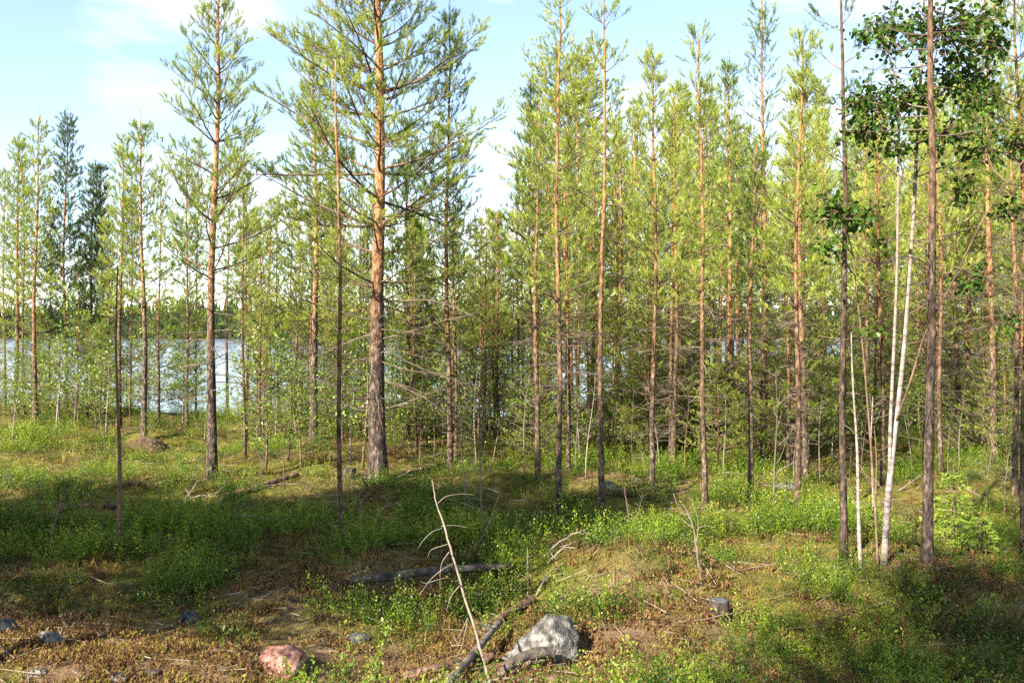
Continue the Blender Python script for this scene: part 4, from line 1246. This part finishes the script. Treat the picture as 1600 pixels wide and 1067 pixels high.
def blob(rx, ry, rz, seed, n=26):
    rg = np.random.default_rng(seed)
    p = rg.normal(size=(n, 3)); p /= np.linalg.norm(p, axis=1, keepdims=True)
    p *= rg.uniform(0.88, 1.08, (n, 1))
    return [tuple(q * np.array([rx, ry, rz])) for q in p]

b = hit(845, 1022)
rock('boulder', 'pointed grey boulder with rough face leaning over the mossy ground', 'boulder', b,
     [(-0.34, -0.08, -0.12), (-0.28, 0.12, -0.10), (-0.26, -0.02, -0.02), (0.04, 0.03, 0.245), (0.08, -0.03, 0.265), (0.16, 0.0, 0.25), (0.20, 0.06, 0.215), (0.245, -0.03, 0.14), (0.24, 0.10, 0.05), (0.22, -0.15, -0.10), (0.02, -0.22, -0.12), (0.10, -0.14, 0.15), (-0.12, -0.17, -0.04), (0.02, 0.20, 0.16), (0.15, 0.22, -0.1)],
     'granite_grey', 1, 0.025, soft=0.1)
b = hit(434, 1056)
rock('stone', 'rounded reddish granite stone half sunk at the picture bottom', 'stone', b + Vector((0, 0.1, 0.03)), blob(0.165, 0.15, 0.12, 44, 40), 'granite_red', 2, 0.008)
b = hit(4, 992)
rock('stone', 'smooth blue-grey stone cut by the picture edge', 'stone', b + Vector((0, 0.05, 0.03)), blob(0.085, 0.09, 0.07, 5), 'granite_blue', 3, 0.006)
b = hit(293, 975)
rock('stone', 'small dark angular stone in the brown moss', 'stone', b + Vector((0, 0.03, 0.02)), blob(0.07, 0.07, 0.075, 6), 'granite_blue', 4, 0.012)
b = hit(965, 775)
rock('boulder', 'flat grey rock lying in shrubs between two slim pines', 'boulder', b + Vector((0, 0.2, 0.05)), blob(0.22, 0.22, 0.13, 7), 'granite_grey', 5, 0.02)
b = hit(880, 1030)
rock('stone', 'low dark stone in front of the pointed boulder', 'stone', b + Vector((0.02, 0.0, 0.0)), blob(0.12, 0.09, 0.07, 8), 'granite_blue', 6, 0.012)
for i, (px, py, s, lab) in enumerate([(560, 1000, 0.06, 'dark stone lying in shade between moss and red stone'), (185, 1062, 0.045, 'small pale blue stone at the picture bottom among moss'), (240, 1055, 0.04, 'pale lavender pebble at the picture bottom'),
                                     (75, 1000, 0.07, 'dark stone next to the blue-grey edge stone'), (60, 1050, 0.05, 'dark brownish stone below the blue-grey edge stone'), (1228, 765, 0.14, 'grey stone on the mossy rise behind the close pair of pines')]):
    b = hit(px, py)
    rock('stone', lab, 'stone', b + Vector((0, 0, s * 0.02)), blob(s * 1.4, s, s * 0.8, 20 + i), 'granite_blue' if i in (0, 1, 2) else 'granite_grey', 9 + i, s * 0.1)

def log(name, label, p0, p1, r0, r1, mat, seed, cat='log', cut=True, sag=0.0, k=14, group=None):
    rg = np.random.default_rng(seed)
    p0, p1 = np.array(p0), np.array(p1)
    n = 18; t = np.linspace(0, 1, n)
    P = p0[None] * (1 - t)[:, None] + p1[None] * t[:, None]
    P[:, 2] += sag * np.sin(t * math.pi) + 0.1 * r0 * np.sin(t * 9 + seed)
    ax = P - P[0]
    root = thing(name, label, cat, Vector(P[0]), group)
    v, q, tr = tube(ax, (r0 * (1 - t) + r1 * t) * (1 + 0.08 * np.sin(t * 13 + seed)), k, 0.22, rg)
    mb = MB(); mb.add(v, q, tr if not cut else None, 0.5)
    link('bark', mb.mesh('bark', M[mat], True), root)
    if cut:
        d = unit(p1 - p0)
        for c, r_, s in ((ax[0], r0, -1), (ax[-1], r1, 1)):
            v, q, tr = tube([c - d * s * 0.01, c + d * s * 0.004], [r_ * 0.97, r_ * 0.93], k, 0.05, rg)
            mb = MB(); mb.add(v, q, tr, 0.5); link('cut_end', mb.mesh('cut_end', M['logcut']), root)
    segs = []
    for _ in range(5):
        j = rg.integers(2, n - 2); d = unit(rg.normal(0, 1, 3) + np.array([0, 0, 0.6])); segs.append((ax[j], ax[j] + d * (r0 + rg.uniform(0.01, 0.07)), r0 * 0.22, r0 * 0.12))
    mb = MB(); seg_mesh(mb, segs, 5); link('branch_stub', mb.mesh('branch_stub', M[mat]), root)
    return root

def lay(px, py, dz):
    h = hit(px, py); return (h.x, h.y, h.z + dz)
log('log', 'long weathered purple-grey log lying across the hollow behind the leaning dead stick', lay(548, 920, 0.06), lay(802, 898, 0.07), 0.036, 0.028, 'loggrey', 3, cut=False, sag=0.02)
log('log', 'reddish flaky-barked log lying right behind the pointed boulder', lay(760, 994, 0.06), lay(832, 950, 0.06), 0.036, 0.042, 'logbark', 4)
b = hit(868, 1040)
log('log', 'pale crooked log with dark cut end resting against the boulder', lay(782, 1062, 0.04), (b.x - 0.02, b.y - 0.06, b.z + 0.10), 0.026, 0.04, 'loggrey', 5, sag=0.05)
log('log', 'reddish mossy log half sunk at the foot of the leaning dead stick', lay(630, 1066, 0.03), lay(770, 1036, 0.04), 0.035, 0.028, 'logbark', 6, cut=False)
log('log', 'dark slender pole lying under the leaning dead stick', lay(688, 1095, 0.05), lay(782, 1000, 0.12), 0.028, 0.02, 'loggrey', 7, cut=False)
log('log', 'old brown fallen log on sunny moss near the straight orange pine', lay(345, 786, 0.05), lay(465, 748, 0.06), 0.05, 0.03, 'logbark', 8, cut=False)
log('log', 'dark fallen log along the edge of the shade near the bare pole', lay(95, 800, 0.05), lay(205, 797, 0.05), 0.05, 0.04, 'logbark', 9, cut=False)
log('log', 'greyish fallen log in the shaded shrubs near the straight orange pine', lay(370, 818, 0.07), lay(450, 826, 0.05), 0.045, 0.03, 'loggrey', 10, cut=False)

# stump
def stump(px, py, rpx, hpx, label, seed):
    rg = np.random.default_rng(seed)
    b = hit(px, py); s = b.y / FPX
    root = thing('tree_stump', label, 'stump', b, 'sawn stumps')
    r_ = rpx * s; h = hpx * s
    v, q, tr = tube([(0, 0, -0.08), (0, 0, 0.0), (0, 0, h * 0.5), (0.005, 0, h)], [r_ * 1.35, r_ * 1.18, r_ * 1.04, r_], 22, 0.14, rg, cap=False)
    mb = MB(); mb.add(v, q, None, 0.5); link('bark', mb.mesh('bark', M['stumpbark'], True), root)
    v, q, tr = tube([(0.005, 0, h - 0.02), (0.005, 0, h + 0.003), (0.005, 0, h + 0.004)], [r_ * 0.97, r_ * 0.94, r_ * 0.5], 22, 0.05, rg)
    mb = MB(); mb.add(v, q, tr, 0.5); link('cut_face', mb.mesh('cut_face', M['logcut']), root)
stump(1123, 968, 15, 30, 'dark sawn stump with grey top on the brown rise', 1)
stump(546, 748, 10, 16, 'small pale sawn stump behind the thin dark pole', 2)
stump(18, 752, 8, 12, 'low brown stump at the sunny moss near the picture edge', 3)

# needle heap at the shore pine
b = hit(232, 694)
rock('ant_hill', 'low reddish-brown needle heap around the foot of a shore pine', 'ant hill', b + Vector((0, 0, -0.05)), [(0.42 * math.cos(a), 0.4 * math.sin(a), -0.08) for a in np.arange(12) * 0.5236] + [(0.25 * math.cos(a), 0.2 * math.sin(a), 0.1) for a in np.arange(9) * 0.698] + [(0, 0, 0.2)], 'ant', 30, 0.04)

def stick(name, label, pp, w0, w1, twigs, seed, mat='deadtwig', cat='dead branch', group='dead branches on the ground'):
    """pp: world points; twigs: list of (param, list of world points)"""
    rg = np.random.default_rng(seed)
    P = np.array([tuple(p) for p in pp])
    org = Vector(P[0]); P = P - P[0]
    s = np.linspace(0, len(P) - 1, 6 * (len(P) - 1) + 1)
    Q = np.stack([np.interp(s, np.arange(len(P)), P[:, i]) for i in range(3)], 1)
    for _ in range(4): Q[1:-1] = 0.25 * Q[:-2] + 0.5 * Q[1:-1] + 0.25 * Q[2:]
    Q[1:-1] += rg.normal(0, w0 * 0.25, (len(Q) - 2, 3))
    root = thing(name, label, cat, org, group)
    v, q, tr = tube(Q, np.linspace(w0, w1, len(Q)), 7, 0.15, rg)
    mb = MB(); mb.add(v, q, tr, 0.5); link('stem', mb.mesh('stem', M[mat], True), root)
    if isinstance(twigs, int):
        tw = []
        for _ in range(twigs):
            j = int(rg.integers(2, len(Q) - 1)); d = unit(rg.normal(0, 1, 3) + 0.7 * unit(Q[-1] - Q[0]) + np.array([0, 0, 0.4])); L = rg.uniform(0.08, 0.4) * min(1.0, np.linalg.norm(Q[-1]))
            p = Q[j]; path = [p]
            for _k in range(5):
                d = unit(d + rg.normal(0, 0.22, 3) + np.array([0, 0, -0.08])); p = p + d * L / 5; path.append(p)
            tw.append(path)
    else:
        tw = [[np.array(tuple(p)) - np.array(org) for p in path] for path in twigs]
    for path in tw:
        P2 = np.array(path); s = np.linspace(0, len(P2) - 1, 5 * (len(P2) - 1) + 1)
        Q2 = np.stack([np.interp(s, np.arange(len(P2)), P2[:, i]) for i in range(3)], 1)
        for _ in range(3): Q2[1:-1] = 0.25 * Q2[:-2] + 0.5 * Q2[1:-1] + 0.25 * Q2[2:]
        v, q, tr = tube(Q2, np.linspace(w0 * 0.45, max(0.0012, w1 * 0.3), len(Q2)), 5, 0.1, rg)
        mb = MB(); mb.add(v, q, tr, 0.5); link('twig', mb.mesh('twig', M[mat], True), root)
    return root

# the leaning dead stick in front
def A(px, py, d): return at(px, py, d)
stick('dead_sapling', 'leaning bare pale dead sapling with curling side twigs in front of everything', [A(772, 1090, 5.15), A(740, 975, 5.5), A(715, 895, 5.75), A(692, 815, 6.0), A(680, 782, 6.1), A(675, 750, 6.2)], 0.0095, 0.0035,
      [[A(727, 920, 5.65), A(700, 900, 5.5), A(665, 912, 5.4), A(657, 908, 5.4)], [A(708, 880, 5.8), A(690, 890, 5.7), A(672, 905, 5.6), A(655, 930, 5.5)], [A(702, 862, 5.8), A(690, 878, 5.8), A(687, 900, 5.8), A(688, 920, 5.8)],
       [A(692, 825, 6.0), A(675, 830, 5.9), A(660, 845, 5.85), A(653, 857, 5.8)], [A(690, 822, 6.0), A(710, 820, 6.0), A(731, 824, 6.0)], [A(681, 790, 6.1), A(695, 775, 6.1), A(720, 771, 6.1), A(742, 773, 6.1)],
       [A(718, 915, 5.7), A(705, 930, 5.7), A(700, 945, 5.7), A(697, 955, 5.7)], [A(731, 965, 5.5), A(722, 985, 5.45), A(712, 1000, 5.4)], [A(732, 968, 5.5), A(726, 990, 5.5), A(722, 1010, 5.5), A(716, 1022, 5.5)], [A(700, 850, 5.9), A(672, 858, 5.9), A(668, 872, 5.9)]], 11, cat='dead sapling', group=None)
del_d = lambda px, py: hit(px, py).y
d1 = del_d(757, 870)
stick('dead_branch', 'thin pale stick crossing the bare sapling behind the leaning dead sapling', [A(742, 858, d1), A(760, 828, d1), A(772, 795, d1 + 0.05), A(782, 765, d1 + 0.1)], 0.008, 0.003, 3, 12)
d2 = del_d(1096, 912)
stick('dead_sapling', 'bare curved yellowish sapling with arching tips on the sunny rise', [A(1096, 920, d2), A(1090, 870, d2), A(1083, 820, d2), A(1072, 795, d2), A(1062, 782, d2)], 0.010, 0.004,
      [[A(1088, 850, d2), A(1092, 820, d2), A(1088, 800, d2), A(1078, 778, d2)], [A(1084, 825, d2), A(1070, 815, d2), A(1060, 805, d2)], [A(1090, 825, d2), A(1105, 820, d2), A(1118, 825, d2)], [A(1096, 910, d2), A(1106, 895, d2), A(1112, 885, d2)], [A(1078, 805, d2), A(1062, 800, d2), A(1052, 770, d2)]], 13, cat='dead sapling', group=None)
d3 = del_d(825, 935)
stick('dead_branch', 'upright thin bare twig above the boulder', [A(826, 940, d3), A(825, 900, d3), A(824, 856, d3)], 0.007, 0.003, 5, 14)
d4 = del_d(870, 880)
for i, (pp, lab) in enumerate([([(838, 930, 0.02), (850, 905, 0.10), (868, 897, 0.14), (882, 905, 0.1), (884, 925, 0.02)], 'arching pale twig looping over moss behind the boulder'),
        ([(850, 870, 0.02), (875, 845, 0.12), (905, 830, 0.18), (915, 828, 0.14)], 'tangled grey branch highest in the brush heap behind the boulder'),
        ([(855, 882, 0.03), (880, 855, 0.16), (900, 845, 0.14)], 'tangled grey branch in the middle of the brush heap behind the boulder'),
        ([(845, 915, 0.02), (858, 890, 0.1), (880, 888, 0.12), (920, 905, 0.05)], 'tangled grey branch lowest in the brush heap behind the boulder'),
        ([(875, 934, 0.02), (905, 930, 0.04), (938, 926, 0.04)], 'straight reddish stick lying on the golden moss rise'),
        ([(745, 930, 0.05), (790, 925, 0.2), (795, 950, 0.1)], 'bent pale twig hanging over the hollow behind the boulder'),
        ([(740, 925, 0.15), (780, 935, 0.1), (815, 940, 0.05)], 'straight pale twig sloping towards the flaky-barked log'),
        ([(735, 1085, 0.05), (760, 1062, 0.09), (800, 1058, 0.1), (830, 1068, 0.04)], 'thin curved twig across the very bottom below the boulder'),
        ([(1060, 972, 0.02), (1100, 968, 0.05), (1140, 958, 0.04), (1165, 955, 0.02)], 'dry stick lying in front of the dark sawn stump'),
        ([(1150, 952, 0.05), (1175, 950, 0.08), (1200, 948, 0.05)], 'pale stick beside the dark sawn stump'),
        ([(1340, 1050, 0.02), (1370, 1038, 0.10), (1420, 1032, 0.14), (1460, 1040, 0.12), (1500, 1066, 0.03)], 'long arching grey branch low in the dark shrubs'),
        ([(1350, 952, 0.05), (1380, 941, 0.12), (1405, 940, 0.1)], 'short bent pale stick in the shrubs below the birch'),
        ([(1530, 1066, 0.05), (1560, 1055, 0.1), (1600, 1050, 0.1)], 'dark root-like branch at the bottom corner'),
        ([(1195, 950, 0.03), (1215, 950, 0.07), (1230, 962, 0.03)], 'short pale bent twig next to the dark stump, farther from the boulder'),
        ([(290, 780, 0.05), (300, 765, 0.25), (310, 750, 0.35)], 'upright pale snag in the brush heap by the straight orange pine'),
        ([(285, 785, 0.08), (305, 775, 0.25), (340, 772, 0.15), (352, 750, 0.3)], 'curved pale snag in the brush heap by the straight orange pine'),
        ([(300, 786, 0.05), (295, 770, 0.2), (288, 762, 0.3)], 'forked pale snag in the brush heap by the straight orange pine'),
        ([(70, 862, 0.03), (85, 820, 0.3), (95, 780, 0.6), (108, 742, 0.9)], 'leaning dark bare stick between the bare pole and the picture edge'),
        ([(620, 745, 0.05), (640, 735, 0.2), (660, 730, 0.1)], 'pale fallen branch behind the thickest pine'),
        ([(585, 815, 0.1), (600, 790, 0.3), (640, 785, 0.25)], 'dark fallen branch in the shade below the thickest pine'),
        ([(690, 770, 0.15), (730, 758, 0.3), (770, 765, 0.25), (800, 775, 0.1)], 'arched pale branch between the slim dark pine and the bare sapling'),
        ([(640, 800, 0.1), (680, 795, 0.2), (720, 800, 0.1)], 'flat grey branch crossing behind the leaning dead sapling'),
        ([(1255, 815, 0.05), (1290, 790, 0.1), (1318, 782, 0.2)], 'pale branch leaning on the foot of the pinkish front pine'),
        ([(1260, 745, 0.3), (1290, 742, 0.35), (1312, 748, 0.3)], 'pale horizontal branch behind the pinkish front pine'),
        ([(1405, 765, 0.2), (1425, 752, 0.35), (1440, 742, 0.4)], 'pale branch between the leaning birch and the pinkish-brown pine'),
        ([(985, 838, 0.02), (982, 800, 0.35), (975, 760, 0.7)], 'straight leaning pale stake beside the dark red slender pine')]):
    W = []
    for j, (px, py, dz) in enumerate(pp):
        if j == 0:
            h0 = hit(px, min(py + 4, 1150)); W.append(h0 + Vector((0, 0, min(dz, 0.02))))
        else:
            W.append(A(px, py, h0.y + 0.05 * j))
    w0 = 0.009 if h0.y < 7.5 else 0.012
    if 'stake' in lab: w0 = 0.018
    stick('dead_branch', lab, W, w0, 0.003, 3 if len(pp) > 3 else 2, 50 + i, 'branch' if 'dark' in lab else 'deadtwig')
